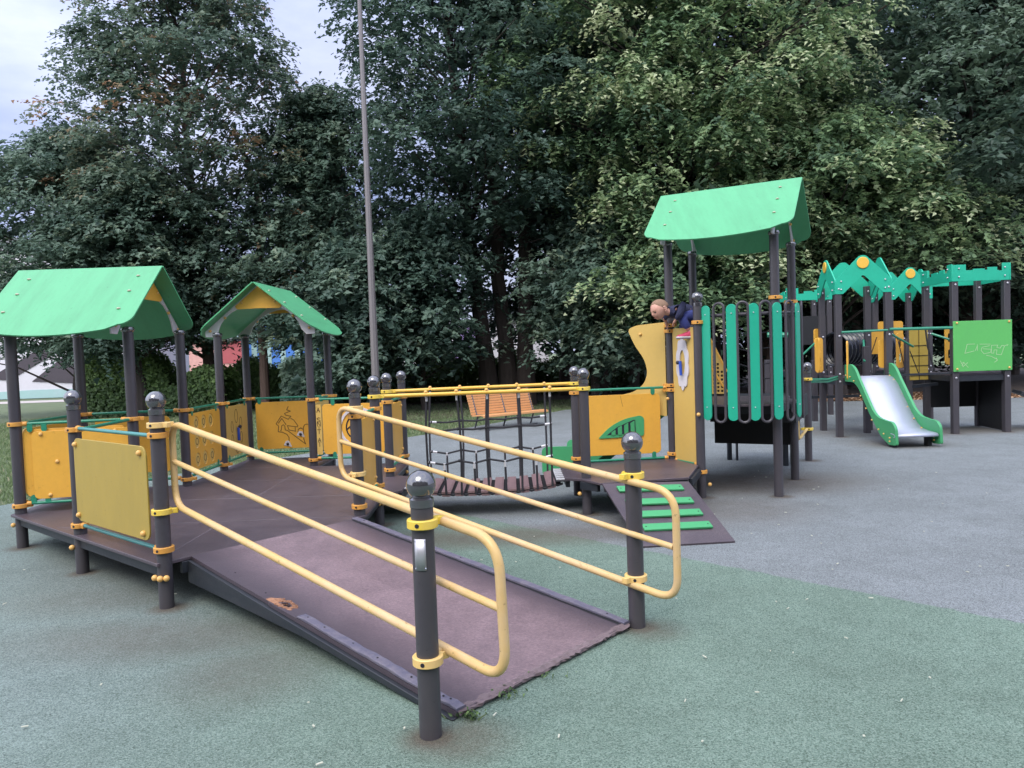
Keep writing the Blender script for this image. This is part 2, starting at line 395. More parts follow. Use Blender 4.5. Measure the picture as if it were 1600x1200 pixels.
# ------------------------------------------------------------------ round posts with caps
PR = .0455
def post(parent, x, y, h, kind='ball', clamps=(), plate=False):
    """kind ball: big globe cap; dome: low cap under a roof. clamps: (z, material, direction in degrees or None)"""
    m = MB(); top = h - (.125 if kind == 'ball' else .05)
    m.lathe([(PR, 0), (PR, top)], (x, y, 0), 28)
    p = m.build('post', M['post'], parent, o=(x, y, 0))
    c = MB()
    if kind == 'ball':
        prof = [(PR + .003, 0), (PR + .004, .018)]
        for i in range(17):
            a = R(-52 + 142 * i / 16); prof.append((.060 * math.cos(a) if i < 16 else .001, .068 + .060 * math.sin(a)))
        prof.insert(2, (.041, .021))
        prof = [(PR + .003, -.02), (PR + .004, .012)] + prof[3:]
    else:
        prof = [(PR + .003, 0), (PR + .010, .012), (PR + .011, .026), (PR + .004, .042), (.03, .05), (.001, .052)]
    c.lathe(prof, (x, y, top), 28)
    c.build('cap', M['cap'], p)
    for cl in clamps:
        clamp(p, x, y, *cl)
    if plate:
        q = MB(); vs = []; fs = []
        for iz in (0, 1):
            for j in range(7):
                a = R(-128 + 56 * j / 6); r = PR + .0025
                vs.append((x + r * math.cos(a), y + r * math.sin(a), .697 + .126 * iz))
        for j in range(6): fs.append((j, j + 1, j + 8, j + 7))
        q.add(vs, fs)
        pl = q.build('name_plate', M['zinc'], p); sd = pl.modifiers.new('t', 'SOLIDIFY'); sd.thickness = .002; sd.offset = 1
        for z in (.705, .815):
            for a in (-124, -76): MB().ball((x + (PR + .004) * math.cos(R(a)), y + (PR + .004) * math.sin(R(a)), z), .0032, 8).build('rivet', M['steel'], p)
    return p
def clamp(parent, x, y, z, mat='clamp', ang=None, h=.036, name='clamp'):
    m = MB(); r = .0625
    m.lathe([(r - .003, -h / 2), (r, -h / 2 + .003), (r, h / 2 - .003), (r - .003, h / 2)], (x, y, z), 28)
    if ang is not None:
        for a in (ang if isinstance(ang, (list, tuple)) else [ang]):
            d = Vector((math.cos(R(a)), math.sin(R(a)), 0))
            m.box(Vector((x, y, z)) + d * (r + .008), (.05, .034, h * .9), ux=d)
    m.build(name, M[mat], parent, .003)
    b = MB(); d = Vector((-.25, -1, 0)).normalized(); s = Vector((1, -.25, 0)).normalized()
    b.lathe([(.009, 0), (.009, .002)], Vector((x, y, z)) + d * (r - .001), 10, d)
    b.build('bolt_socket', M['knob'], parent)

def globe(parent, x, y, z, r=.02, mat='bolt'):
    return MB().ball((x, y, z), r, 14).build('bolt_cap', M[mat], parent)

def wall_rails(parent, A, B, zt, zb, mt='green_rail', tabs=True, off=0., r=.0135):
    """top and bottom rail between two posts"""
    d, L = D2(A, B); nn = UP.cross(d)
    for z in (zt, zb):
        if z is None: continue
        m = MB(); m.tube([Vector((*A, z)) + d * .07, Vector((*B, z)) - d * .07], r, 12); m.build('rail', M[mt], parent)
        for P, sg in ((A, 1), (B, -1)):
            MB().lathe([(.019, 0), (.021, .006), (.021, .034), (.017, .04)], Vector((*P, z)) + d * sg * .055, 14, d * sg).build('rail_socket', M['clamp'], parent, .002)
def wall_tabs(parent, A, B, zt, zb, side, s=(.18, .82)):
    d, L = D2(A, B); nn = UP.cross(d)
    for z, sg in ((zt, -1), (zb, 1)):
        for q in s:
            o = Vector((*A, z)) + d * (L * q) + nn * side * .004
            P = [(-.022, 0), (.022, 0)] + [(.022 * math.cos(R(a)), sg * (.052 + .022 * math.sin(R(a)))) for a in range(0, 181, 30)]
            if sg > 0: P = [(-.022, 0), (.022, 0)] + [(.022 * math.cos(R(a)), .052 + .022 * math.sin(R(a))) for a in range(0, 181, 30)]
            m = MB(); m.prism(P, o, d, UP, .008, .008)
            m.prism(circ(0, sg * .055, .005, k=8), o, d, UP, .003, .0105)
            m.build('rail_tab', M['green_rail'], parent)
def wall_panel(parent, A, B, z0, z1, s0=.09, s1=.91, mat='panel', r=.035, off=0., holes=(), bolts=0, t=.015, name='panel', label=None):
    """board standing between two posts; s0, s1 as fractions"""
    d, L = D2(A, B); nn = UP.cross(d)
    o = Vector((*A, 0)) + nn * off
    loops = [rrect(s0 * L, z0, s1 * L, z1, r)] + [list(h) for h in holes]
    m = MB(); m.prism(loops, o, d, UP, t, t / 2)
    p = m.build(name, M[mat], parent, .003 if not holes else 0, label=label)
    if bolts:
        for a in (s0 * L + .05, s1 * L - .05):
            for z in (z0 + .05, z1 - .05):
                MB().ball(o + d * a + UP * z + nn * bolts * (t / 2), .017, 12).build('bolt_cap', M['bolt'], p)
    return p, o, d, nn

def gable_roof(parent, A, B, C, D_, ze, rise, over=.13, eave=.2, infill=True, bow=.12, axis=None, half_len=None, shift=0):
    """posts A, B on the front eave (seen from outside), C behind B, D_ behind A; ridge runs along A-B"""
    A, B, C, D_ = [Vector((*p, 0)) for p in (A, B, C, D_)]
    u = ((B - A).normalized() + (C - D_).normalized()).normalized()
    if axis: u = Vector(axis).normalized()
    w = UP.cross(u)                      # across, pointing away from the front eave
    mid = (A + B + C + D_) / 4 + u * shift
    half = (abs((D_ - mid).dot(w)) + abs((C - mid).dot(w)) + abs((A - mid).dot(w)) + abs((B - mid).dot(w))) / 4
    Ls = max(abs((p - mid).dot(u)) for p in (A, B, C, D_)) + over
    if half_len: Ls = half_len
    hw = half + eave; zr = ze + rise
    sl = Vector((hw, rise)); sl.normalize(); SL = math.hypot(hw, rise)
    objs = []
    root = None
    for side in (-1, 1):
        down = (w * side * hw + UP * (-rise)).normalized()
        P = [(-Ls, 0), (Ls, 0), (Ls * 1.0, SL * .80)]
        # curved lower corners and a bowed eave
        e = [(Ls, SL * .72)]
        for i in range(9):
            t = i / 8; a = R(90 * t); e.append((Ls - .10 * (1 - math.cos(a)), SL * .80 + .13 * math.sin(a)))
        for i in range(1, 16):
            t = i / 16; x = (Ls - .12) * (1 - 2 * t); e.append((x, SL * .80 + .135 + bow * (1 - (x / Ls) ** 2)))
        for i in range(9):
            a = R(90 * (1 - i / 8)); e.append((-Ls + .10 * (1 - math.cos(a)), SL * .80 + .13 * math.sin(a)))
        e.append((-Ls, SL * .72))
        P = [(-Ls, .004), (Ls, .004)] + e
        if side < 0: fr = dict(o=mid + UP * zr, ux=u, uy=down)
        else: fr = dict(o=mid + UP * zr, ux=u, uy=down)
        nrm = u.cross(down); outw = 1 if nrm.z > 0 else -1
        m = MB(); m.prism(P, fr['o'], u, down, .014, .014 if outw > 0 else 0)
        b = m.build('roof_board', M['roof'], parent, .0025)
        objs.append(b)
        oo = Vector(fr['o']) + nrm * outw * .014
        for sx in (-1, 1):
            for q in (.17, .42, .70):
                MB().ball(oo + u * sx * (Ls - over - .0) + down * SL * q, .018, 12, (1, 1, .6)).build('bolt_cap', M['bolt_pale'], b)
    # gable arches of white board at both ends, set on the post lines
    for sx in (-1, 1):
        o = mid + u * sx * (Ls - over) + UP * zr
        k = rise / hw; out = []; hb = hw * .93
        out = [(-hb, -hb * k - .012), (0, -.012), (hb, -hb * k - .012)]
        lo = [(hb - .005, -hb * k - .07), (hb - .10, -hb * k - .075)]
        for i in range(13):
            a = R(8 + 164 * i / 12); lo.append(((hb - .15) * math.cos(a), -hb * k - .06 + (rise * .62) * math.sin(a)))
        lo += [(-hb + .10, -hb * k - .075), (-hb + .005, -hb * k - .07)]
        P = out + lo
        ax = u.cross(UP) if False else w
        m = MB(); m.prism(P, o, w, UP, .018, .009); m.build('gable_arch', M['white'], parent, .003)
        if infill:
            Q = rpoly([(0, -.03), (hw * .40, -hw * .40 * k - .03), (hw * .36, -hw * .36 * k - .085), (0, -rise * .50), (-hw * .36, -hw * .36 * k - .085), (-hw * .40, -hw * .40 * k - .03)], [.01, .04, .05, .06, .05, .04])
            m = MB(); m.prism(Q, o + u * sx * .011, w, UP, .012, .006)
            g = m.build('gable_board', M['panel'], parent, .002)
        for q in (.30, .62, .9):
            for sy in (-1, 1):
                if q == .30 and not infill: continue
                MB().ball(o + u * sx * .012 + w * sy * hw * q * .93 + UP * (-hw * q * .93 * k - .055), .016, 12).build('bolt_cap', M['bolt'], parent)

exec_parts = []
# ------------------------------------------------------------------ setting: ground
def sheet(name, poly, z, mat, kind='structure'):
    me = bpy.data.meshes.new(name); tri = tessellate_polygon([[Vector((a, b, 0)) for a, b in poly]])
    fs = []
    for a, b, c in tri:
        A = (poly[b][0] - poly[a][0]) * (poly[c][1] - poly[a][1]) - (poly[b][1] - poly[a][1]) * (poly[c][0] - poly[a][0])
        fs.append((a, b, c) if A > 0 else (c, b, a))
    me.from_pydata([(a, b, z) for a, b in poly], [], fs); me.materials.append(mat)
    o = bpy.data.objects.new(name, me); COL.objects.link(o); WL[name] = Vector((0, 0, 0)); o['kind'] = kind
    return o
rng = random.Random(5)
def wob(P, amp=.05, step=.4, closed=True):
    out = []
    for i in range(len(P) if closed else len(P) - 1):
        a = P[i]; b = P[(i + 1) % len(P)]; L = math.dist(a, b); k = max(1, min(60, int(L / step)))
        for j in range(k):
            t = j / k; f = 0 if j == 0 else 1
            out.append((a[0] + (b[0] - a[0]) * t + rng.uniform(-amp, amp) * f, a[1] + (b[1] - a[1]) * t + rng.uniform(-amp, amp) * f))
    return out
g = sheet('ground', [(-400, -300), (400, -300), (400, 500), (-400, 500)], -.03, M['lawn']); g['label'] = 'mown green lawn around the playground'
edge = [(-14, -14), (16, -14), (17, 17.6), (11.5, 18.6), (7.5, 19.4), (4.2, 19.9), (1.4, 19.6), (-.3, 16.7), (-1.1, 15.5), (-2.0, 14.3), (-3.2, 12.6), (-4.5, 10.9), (-5.9, 8.55), (-8, 5.4), (-14, -2)]
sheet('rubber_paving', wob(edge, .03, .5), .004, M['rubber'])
sheet('woodland_floor', wob([(-3.0, 17.5), (1, 20.6), (4.2, 20.2), (8, 19.7), (12, 18.9), (19, 17.2), (40, 20), (40, 40), (4, 44), (-8, 36), (-9, 28), (-7, 22)], .25, 1), -.02, M['soil'])
sheet('footpath', [(-60, 34.2), (-19, 35.2), (-14, 36.6), (-14, 37.8), (-60, 36.6)], -.02, M['pathm'])

# ------------------------------------------------------------------ ramp platform with two roofs
P1 = (-.38, 2.99); P2 = (.65, 4.11); P3 = (-2.25, 4.72); P4 = (-3.29, 5.60); P5 = (-4.31, 6.47)
P7 = (-3.38, 6.64); P8 = (-3.37, 7.65); P6 = (-4.33, 7.52); P9 = (-3.37, 8.64); P10 = (-3.36, 9.50)
P11 = (-2.37, 8.80); P12 = (-2.34, 9.56); PA = (-1.25, 5.93); PB = (-1.27, 6.88); PC = (-1.31, 7.81); PD = (-1.29, 8.73)
plat = thing('ramp_platform', 'low brown playground platform with yellow handrailed ramp, yellow panels and two small green roofs', 'play structure', (-2.6, 6.8, 0))
ZD = .30
post(plat, *P1, 1.09, clamps=[(.878, 'clamp_y', 40), (.319, 'clamp_pale', 40)], plate=True)
post(plat, *P2, 1.09, clamps=[(.852, 'clamp_y', 220), (.28, 'clamp_pale', 220)])
post(plat, *P3, 1.383, clamps=[(1.172, 'clamp_pale', [-20, 20]), (1.107, 'clamp', [140]), (.621, 'clamp_y', 20), (.379, 'clamp', 140)])
post(plat, *P4, 1.383, clamps=[(1.089, 'clamp', [-41, 120]), (.367, 'clamp', -41)])
for p, top in ((P5, 1.9), (P6, 1.9), (P7, 1.9), (P8, 1.9), (P9, 1.9), (P10, 1.9), (P11, 1.9), (P12, 1.9)):
    post(plat, *p, top, 'dome', clamps=[(1.08, 'clamp', 20), (.37, 'clamp', 20)])
post(plat, *PA, 1.383, clamps=[(1.155, 'clamp_pale', [-100]), (1.09, 'clamp', 90), (.63, 'clamp_pale', -100), (.37, 'clamp', 90)])
post(plat, *PB, 1.383, clamps=[(1.19, 'clamp_y', 0), (1.08, 'clamp', -90), (.37, 'clamp', -90)])
post(plat, *PC, 1.383, clamps=[(1.19, 'clamp_y', 0), (1.08, 'clamp', 90), (.37, 'clamp', 90)])
post(plat, *PD, 1.383, clamps=[(1.08, 'clamp', -90), (.39, 'clamp', -90)])
# deck
RL0 = Vector((-2.13, 4.83, ZD)); RR0 = Vector((-1.24, 5.80, ZD)); RL1 = Vector((-.285, 3.115, .035)); RR1 = Vector((.625, 4.025, .035))
deckpoly = [(-2.13, 4.83), (-1.24, 5.80), (-1.19, 5.93), (-1.21, 6.80), (-1.06, 6.96), (-1.06, 7.74), (-1.25, 7.86), (-1.24, 8.80), (-2.30, 8.72), (-2.26, 9.6), (-3.42, 9.56), (-3.43, 7.72), (-4.40, 7.58), (-4.38, 6.44), (-3.31, 5.54), (-2.27, 4.66)]
m = MB(); m.prism(deckpoly, (0, 0, ZD - .022), (1, 0, 0), (0, 1, 0), .022, .022)
deck = m.build('deck', M['deck'], plat, .003)
m = MB()
for a, b in (((-3.4, 8.79), (-1.3, 8.60)), ((-3.4, 7.9), (-1.3, 7.72)), ((-4.3, 6.9), (-1.25, 6.78)), ((-3.6, 5.83), (-1.28, 5.88)), ((-2.3, 4.80), (-2.31, 5.84)), ((-2.4, 6.85), (-2.42, 8.7))):
    d, L = D2(a, b); m.box(((a[0] + b[0]) / 2, (a[1] + b[1]) / 2, ZD + .0008), (L, .004, .0012), ux=d)
m.build('deck_seam', M['seam'], deck)
def edgebeam(A, B, parent=plat, z=ZD, h=.075):
    d, L = D2(A, B)
    MB().bar(Vector((*A, z - .024 - h / 2)) + d * .03, Vector((*B, z - .024 - h / 2)) - d * .03, .04, h).build('edge_beam', M['beam'], parent, .003)
for a, b in ((P3, P4), (P4, P5), (P5, P7), (P5, P6), (P6, P8), (P8, P9), (P9, P10), (P10, P12), (P12, P11), (PD, PC), (PB, PA), (P11, PD)): edgebeam(a, b)
edgebeam((-1.08, 6.92), (-1.08, 7.78)); edgebeam((-2.2, 4.77), (-1.24, 5.84))
# ramp
u = (RL1 - RL0).normalized(); w = (RR0 - RL0); RW = w.length; w = w.normalized(); nr = w.cross(u)
if nr.z < 0: nr = -nr
RLn = (RL1 - RL0).length
def rp(s, t, h=0): return RL0 + u * s + w * t + nr * h
hole = [(x_ - .095, y_ * .9) for x_, y_ in [(1.14, .052), (1.16, .078), (1.20, .074), (1.225, .064), (1.215, .044), (1.17, .040)]]
rampw = RW
outl = [(0, 0), (.4, 0), (.97, .004), (1.0, -.003), (RLn, 0), (RLn + .012, .3), (RLn - .004, .62), (RLn + .01, .9), (RLn, rampw), (0, rampw)]
m = MB(); m.prism([outl, hole], RL0, u, w, .022, .0 if u.cross(w).z > 0 else .022)
rampo = m.build('ramp', M['rampdeck'], plat, smooth=False, o=tuple((RL0 + RR1) / 2))
rr = random.Random(3)
m = MB()
rim = [(.99, .006), (1.0, .05), (1.03, .062), (1.06, .098), (1.10, .092), (1.15, .122), (1.19, .098), (1.24, .112), (1.29, .085), (1.27, .06), (1.30, .035), (1.24, .022), (1.14, .010)]
rim = [(1.085 + (a_ - 1.18) * .78, b_ * .85) for a_, b_ in rim]
n_r = 60; cx_, cy_ = 1.085, .054; vs = []; fs = []
def polyr(P, a):      # radius of a closed outline from its centre along direction a
    best = .02
    for (x1, y1), (x2, y2) in zip(P, P[1:] + P[:1]):
        dx, dy = math.cos(a), math.sin(a); ex, ey = x2 - x1, y2 - y1; den = dx * ey - dy * ex
        if abs(den) < 1e-9: continue
        t = ((x1 - cx_) * ey - (y1 - cy_) * ex) / den; q = ((x1 - cx_) * dy - (y1 - cy_) * dx) / den
        if t > 0 and -1e-6 <= q <= 1 + 1e-6: best = max(best, t)
    return best
for i in range(n_r):
    a = 2 * math.pi * i / n_r; r0 = polyr(hole, a) * .96; r1 = polyr(rim, a)
    for k in range(5):
        t = k / 4; r = r0 + (r1 - r0) * t + (rr.uniform(-.004, .004) if k < 4 else rr.uniform(-.006, .006)); y_ = max(.003, cy_ + r * math.sin(a))
        vs.append(rp(cx_ + r * math.cos(a), y_, (-.010, .003, .005, .003, .0006)[k] + rr.uniform(-.0035, .0035) * (k < 4)))
for i in range(n_r):
    for k in range(4): fs.append((i * 5 + k, ((i + 1) % n_r) * 5 + k, ((i + 1) % n_r) * 5 + k + 1, i * 5 + k + 1))
m.add(vs, fs)
m.build('rotten_rim', M['dirtwood'], rampo, smooth=False)
m = MB()
for i in range(26):
    a = rr.uniform(0, 6.28); r = rr.uniform(.5, 1) * polyr(rim, a); yy_ = max(.008, cy_ + r * math.sin(a)); p = rp(cx_ + r * math.cos(a), yy_, .004)
    dd = (u * 1 + w * rr.uniform(-.4, .4) + nr * rr.uniform(-.05, .12)).normalized(); m.bar(p, p + dd * rr.uniform(.01, .028), .004, .003)
m.build('rotten_splinters', M['dirtwood'], rampo, smooth=False)
for side, s0, s1 in ((0, 0, .95), (0, 1.28, RLn), (1, 0, RLn)):
    t = .0 if side == 0 else rampw
    if side == 0 and s0 == 0: continue
    m = MB(); n = 26; prof = []
    t0, t1 = (.002, .052) if side == 0 else (rampw - .052, rampw - .002)
    vs = []; fs = []
    for i in range(n + 1):
        s = s0 + (s1 - s0) * i / n; j1 = rr.uniform(-.003, .003); j2 = rr.uniform(-.005, .004); hh = .017 + rr.uniform(-.003, .002)
        if i in (0, n): hh *= .7
        a, b = (t0 + j1, t1 + j2)
        vs += [rp(s, a, .001), rp(s, a, hh), rp(s, b, hh), rp(s, b, .001)]
    for i in range(n):
        for k in range(4): fs.append((i * 4 + k, i * 4 + (k + 1) % 4, i * 4 + 4 + (k + 1) % 4, i * 4 + 4 + k))
    fs += [(0, 1, 2, 3), tuple(n * 4 + k for k in (3, 2, 1, 0))]
    m.add(vs, fs); m.build('edge_strip', M['strip'], rampo, .003)
m = MB(); n_g = 40
vs = []; fs = []
for i in range(n_g + 1):
    s_g = .02 + (RLn - .05) * i / n_g; wd_ = .006 + rr.uniform(0, .007)
    vs += [rp(s_g, rampw - .060 - wd_, .0012), rp(s_g, rampw - .050, .0012)]
for i in range(n_g): fs.append((2 * i, 2 * i + 2, 2 * i + 3, 2 * i + 1))
m.add(vs, fs); m.build('strip_gap_shadow', M['black'], rampo, smooth=False)  # flat black band painting the shadow in the gap beside the strip
m = MB(); n_g = 60; vs = []; fs = []
for i in range(n_g + 1):
    t_ = .01 + (rampw - .02) * i / n_g; q_ = RLn - .022 + rr.uniform(-.010, .008)
    vs += [rp(q_, t_, .0008), rp(RLn - .008 + rr.uniform(-.003, .003), t_, .0035 + rr.uniform(-.001, .003)), rp(RLn + .012 + rr.uniform(-.006, .012), t_, -.004 + rr.uniform(-.004, .002)), rp(RLn + .010 + rr.uniform(-.004, .01), t_, -.018)]
for i in range(n_g):
    for k in range(3): fs.append((i * 4 + k, i * 4 + 4 + k, i * 4 + 5 + k, i * 4 + 1 + k))
m.add(vs, fs)
m.build('worn_edge', M['wornedge'], rampo, smooth=False)
# wedge-shaped side beams of the ramp
for t in (-.006, rampw + .006):
    m = MB(); o = RL0 + w * t
    hd = Vector((u.x, u.y, 0)).normalized(); Lh = (RL1 - RL0).dot(hd); 
    P = [(0, -.026), (0, -.17), (Lh * .86, -.262), (Lh, -.272)] + [(Lh, -.268 - .02 + .022)]
    P = [(0, -.024), (0, -.165), (Lh * .55, -.285 + .075), (Lh * .9, -.292), (Lh, -.296), (Lh, -.289)]
    m.prism(P, o, hd, UP, .035, .0175); m.build('ramp_beam', M['beam'], rampo, .003)
m = MB()
for s, t in ((1.5, .028), (1.75, .03), (1.95, .028), (2.2, .03), (2.42, .028), (2.46, .035), (.9, .03), (1.34, .03), (.5, .05), (.12, rampw - .03), (1.2, rampw - .03), (2.4, rampw - .03)):
    m.lathe([(.005, 0), (.005, .002)], rp(s, t, .0175 if t > .02 else .001), 8, nr)
m.build('screw', M['black'], rampo)
# handrails, one bent frame each side
uh = Vector((1.87, -1.73, 0)).normalized(); nh = Vector((.679, .734, 0)).normalized()
def handrail(P0, sg, pts, mid, low_sockets):
    o = Vector((*P0, 0)) + nh * .09 * sg
    def q(s, z): return o + uh * s + UP * z
    hr = thing_part = None
    loop = bend([q(*p) for p in pts] + [q(*pts[0])], .13, 8)
    m = MB(); m.tube(loop[:-1], .0205, 16, closed=False, caps=False)
    # close the frame at the start of the top rail
    m.tube([loop[-2], loop[0]], .0205, 16, caps=False)
    h = m.build('handrail', M['rail'], plat)
    m = MB(); m.tube([q(*mid[0]), q(*mid[1])], .0165, 14); m.build('middle_rail', M['rail'], h)
    for (s, z) in low_sockets:
        a = q(s, z); b = Vector((*P0, 0)) + uh * s + UP * z
        MB().tube([a, a.lerp(b, .6)], .015, 10).build('rail_socket', M['rail'], h)
    # bright repainted bend at the lower end
    return h, q
h1, q1 = handrail(P3, 1, [(1.3, 1.022), (2.88, .835), (2.90, .295), (1.4, .478), (.0, .645), (0.0, 1.178)], ((0.0, .93), (2.88, .573)), ((.03, 1.172), (2.545, .878), (.03, .621), (2.545, .330)))
h2, q2 = handrail(PA, -1, [(1.3, .990), (2.92, .79), (2.92, .215), (1.4, .415), (-.1, .614), (-.1, 1.17)], ((-.09, .895), (2.9, .500)), ((.0, 1.155), (2.63, .85), (.0, .63), (2.63, .262)))
for q, a in ((q1, (2.62, .872, 2.895, .84, 2.898, .60)), (q2, (2.68, .826, 2.915, .797, 2.918, .57))):
    pass
# walls: rails and panels
ZT, ZB = 1.08, .385
wall_rails(plat, P3, P4, 1.10, .372, 'blue_rail')
p, o, d, nn = wall_panel(plat, P4, P3, .425, 1.035, .075, .945, 'olive', .07, off=-.045, t=.012, name='panel', label='faded olive panel with rounded corners')
for a in (.15, 1.21):
    for z in (.47, .99):
        MB().ball(o + d * a + UP * z - nn * .012, .02, 12).build('bolt_cap', M['bolt'], p)
wall_rails(plat, P5, P7, ZT, ZB); wall_rails(plat, P4, P7, ZT + .0, None); wall_rails(plat, P5, P6, ZT, ZB); wall_rails(plat, P6, P8, ZT, ZB)
wall_panel(plat, P5, P7, .44, 1.03, .06, .93, 'panel', .04, off=.012)
pp, o, d, nn = wall_panel(plat, P5, P7, .42, 1.01, .13, .985, 'panel', .04, off=-.008, t=.014)
for a, z in ((.20, .985), (.32, .74), (.25, .45), (.8, .985)): MB().ball(o + d * a + UP * z - nn * .008, .018, 12).build('bolt_cap', M['bolt'], pp)
wall_tabs(plat, P5, P7, ZT, ZB, -1, (.12, .24))
wall_panel(plat, P5, P6, .44, 1.03, .09, .9, 'panel', .04)
wall_panel(plat, P6, P8, .46, 1.03, .12, .86, 'panel', .05)
wall_rails(plat, P8, P9, ZT, ZB)
hs = []
L89 = math.dist(P8, P9)
for i in range(3):
    for j in range(3): hs.append(circ(.25 + .19 * i + .03, .53 + .195 * j, .068, .075))
# noughts-and-crosses board with nine turning discs
p, o, d, nn = wall_panel(plat, P8, P9, .43, 1.03, .1, .93, 'panel', .04, holes=hs)
for h in hs:
    cx = sum(a for a, b in h) / 16; cz = sum(b for a, b in h) / 16
    m = MB(); m.prism(circ(cx, cz, .060, .066), o, d, UP, .012, .004); m.m = 1
    m.prism([circ(cx, cz, .034, .04), circ(cx, cz, .026, .031)], o, d, UP, .014, .0055)
    m.prism([circ(cx, cz, .034, .04), circ(cx, cz, .026, .031)], o, d, UP, .001, -.0082)
    m.build('turning_disc', [M['panel_pale'], M['groove']], p)
wall_tabs(plat, P8, P9, ZT, ZB, -1); wall_tabs(plat, P9, P10, ZT, ZB, -1)
wall_rails(plat, P9, P10, ZT, ZB)
p, o, d, nn = wall_panel(plat, P9, P10, .43, 1.03, .1, .92, 'panel_pale', .03)
m = MB()
for cx, cz, rx, rz in ((.42, .90, .05, .085), (.28, .78, .035, .07), (.56, .80, .04, .08), (.28, .62, .035, .07), (.56, .63, .04, .07), (.42, .50, .05, .05)):
    m.prism([circ(cx, cz, rx, rz, 18), circ(cx, cz, rx - .007, rz - .007, 18)], o, d, UP, .003, .0095)
m.build('engraved_ring', M['groove'], p)
m = MB(); m.bar(o + d * .42 + UP * .76 - nn * .03, o + d * .42 + UP * .60 - nn * .03, .03, .02); m.build('handle', M['blue'], p, .006)
MB().ball(o + d * .43 + UP * .77 - nn * .045, .022, 12).build('knob', M['knob'], p)
# back wall with the engraved house and two sliding eyes
wall_rails(plat, P10, P12, ZT, ZB); wall_tabs(plat, P10, P12, ZT, ZB, -1, (.14, .9))
p, o, d, nn = wall_panel(plat, P10, P12, .43, 1.03, .09, .97, 'panel', .035)
def line(m, pts, o, d, off, wd=.009):
    for a, b in zip(pts, pts[1:]):
        L = math.dist(a, b)
        if L < 1e-5: continue
        dx, dz = (b[0] - a[0]) / L, (b[1] - a[1]) / L; h = wd / 2
        P = [(a[0] - dx * h * .6 + dz * h, a[1] - dz * h * .6 - dx * h), (b[0] + dx * h * .6 + dz * h, b[1] + dz * h * .6 - dx * h), (b[0] + dx * h * .6 - dz * h, b[1] + dz * h * .6 + dx * h), (a[0] - dx * h * .6 - dz * h, a[1] - dz * h * .6 + dx * h)]
        m.prism(P, o, d, UP, .002, off)
def ep(x, y):     # engraving drawn on a 1440 x 1200 grid of the house board
    return (.09 + (x - 10) / 1440 * 1.03, 1.03 - (y - 215) / 1200 * .835)
m = MB(); of = .0095
for pl in ([(585, 310), (555, 370), (620, 395), (515, 435), (530, 465), (625, 490), (575, 545), (455, 480), (360, 620), (400, 660), (390, 765), (460, 775), (540, 820), (575, 880), (570, 940)],
           [(620, 530), (670, 560), (740, 670), (725, 690), (555, 660), (580, 740), (700, 770)], [(690, 690), (690, 760)],
           [(400, 610), (465, 525), (530, 640)], [(430, 745), (445, 740), (455, 660), (485, 640), (510, 670), (515, 740), (555, 745)],
           [(555, 750), (650, 830), (860, 1010), (845, 960), (830, 900)], [(735, 780), (745, 735), (790, 710), (825, 740)], [(835, 840), (832, 700), (860, 655), (905, 645), (945, 670), (955, 725)]):
    line(m, [ep(*q) for q in pl], o, d, of)
m.build('engraved_house', M['groove'], p)
for ex, ey in ((780, 825), (547, 995)):
    a, b = ep(ex, ey)
    m = MB(); m.prism(rpoly([(a - .05, b - .015), (a - .02, b + .04), (a + .02, b + .04), (a + .055, b - .045), (a + .02, b - .03), (a - .03, b - .02)], .015), o, d, UP, .006, .0145)
    e_ = m.build('slider', M['white'], p); MB().ball(o + d * a + UP * b - nn * .02, .018, 12).build('knob', M['knob'], e_)
# letter board between the two right posts of the back roof
wall_rails(plat, P11, P12, ZT, ZB)
p, o, d, nn = wall_panel(plat, P11, P12, .43, 1.03, .08, .92, 'panel_pale', .02)
# yellow boards with the round maze
wall_rails(plat, P11, PD, ZT, ZB); wall_tabs(plat, P11, PD, ZT, ZB, -1, (.24, .8))
p, o, d, nn = wall_panel(plat, P11, PD, .43, 1.02, .12, .95, 'panel', .04)
cx, cz = .56, .74
m = MB(); m.prism([circ(cx, cz, .235, .235, 40), circ(cx, cz, .205, .205, 40)], o, d, UP, .010, .0185); mz = m.build('maze_ring', M['white'], p)
m = MB()
for (r0, a0, a1) in ((.15, 100, 250), (.15, -60, 60), (.10, 130, 330), (.06, -30, 140)):
    line(m, [(cx + r0 * math.cos(R(a)), cz + r0 * math.sin(R(a))) for a in range(a0, a1 + 1, 15)], o, d, .0095, .016)
line(m, [(cx - .15, cz - .03), (cx - .08, cz + .03)], o, d, .0095, .016); line(m, [(cx, cz + .06), (cx + .02, cz + .15)], o, d, .0095, .016)
m.build('maze_track', M['knob'], p)
for a in (60, 180, 300): MB().ball(o + d * (cx + .22 * math.cos(R(a))) + UP * (cz + .22 * math.sin(R(a))) - nn * .012, .009, 10).build('rivet', M['blue'], mz)
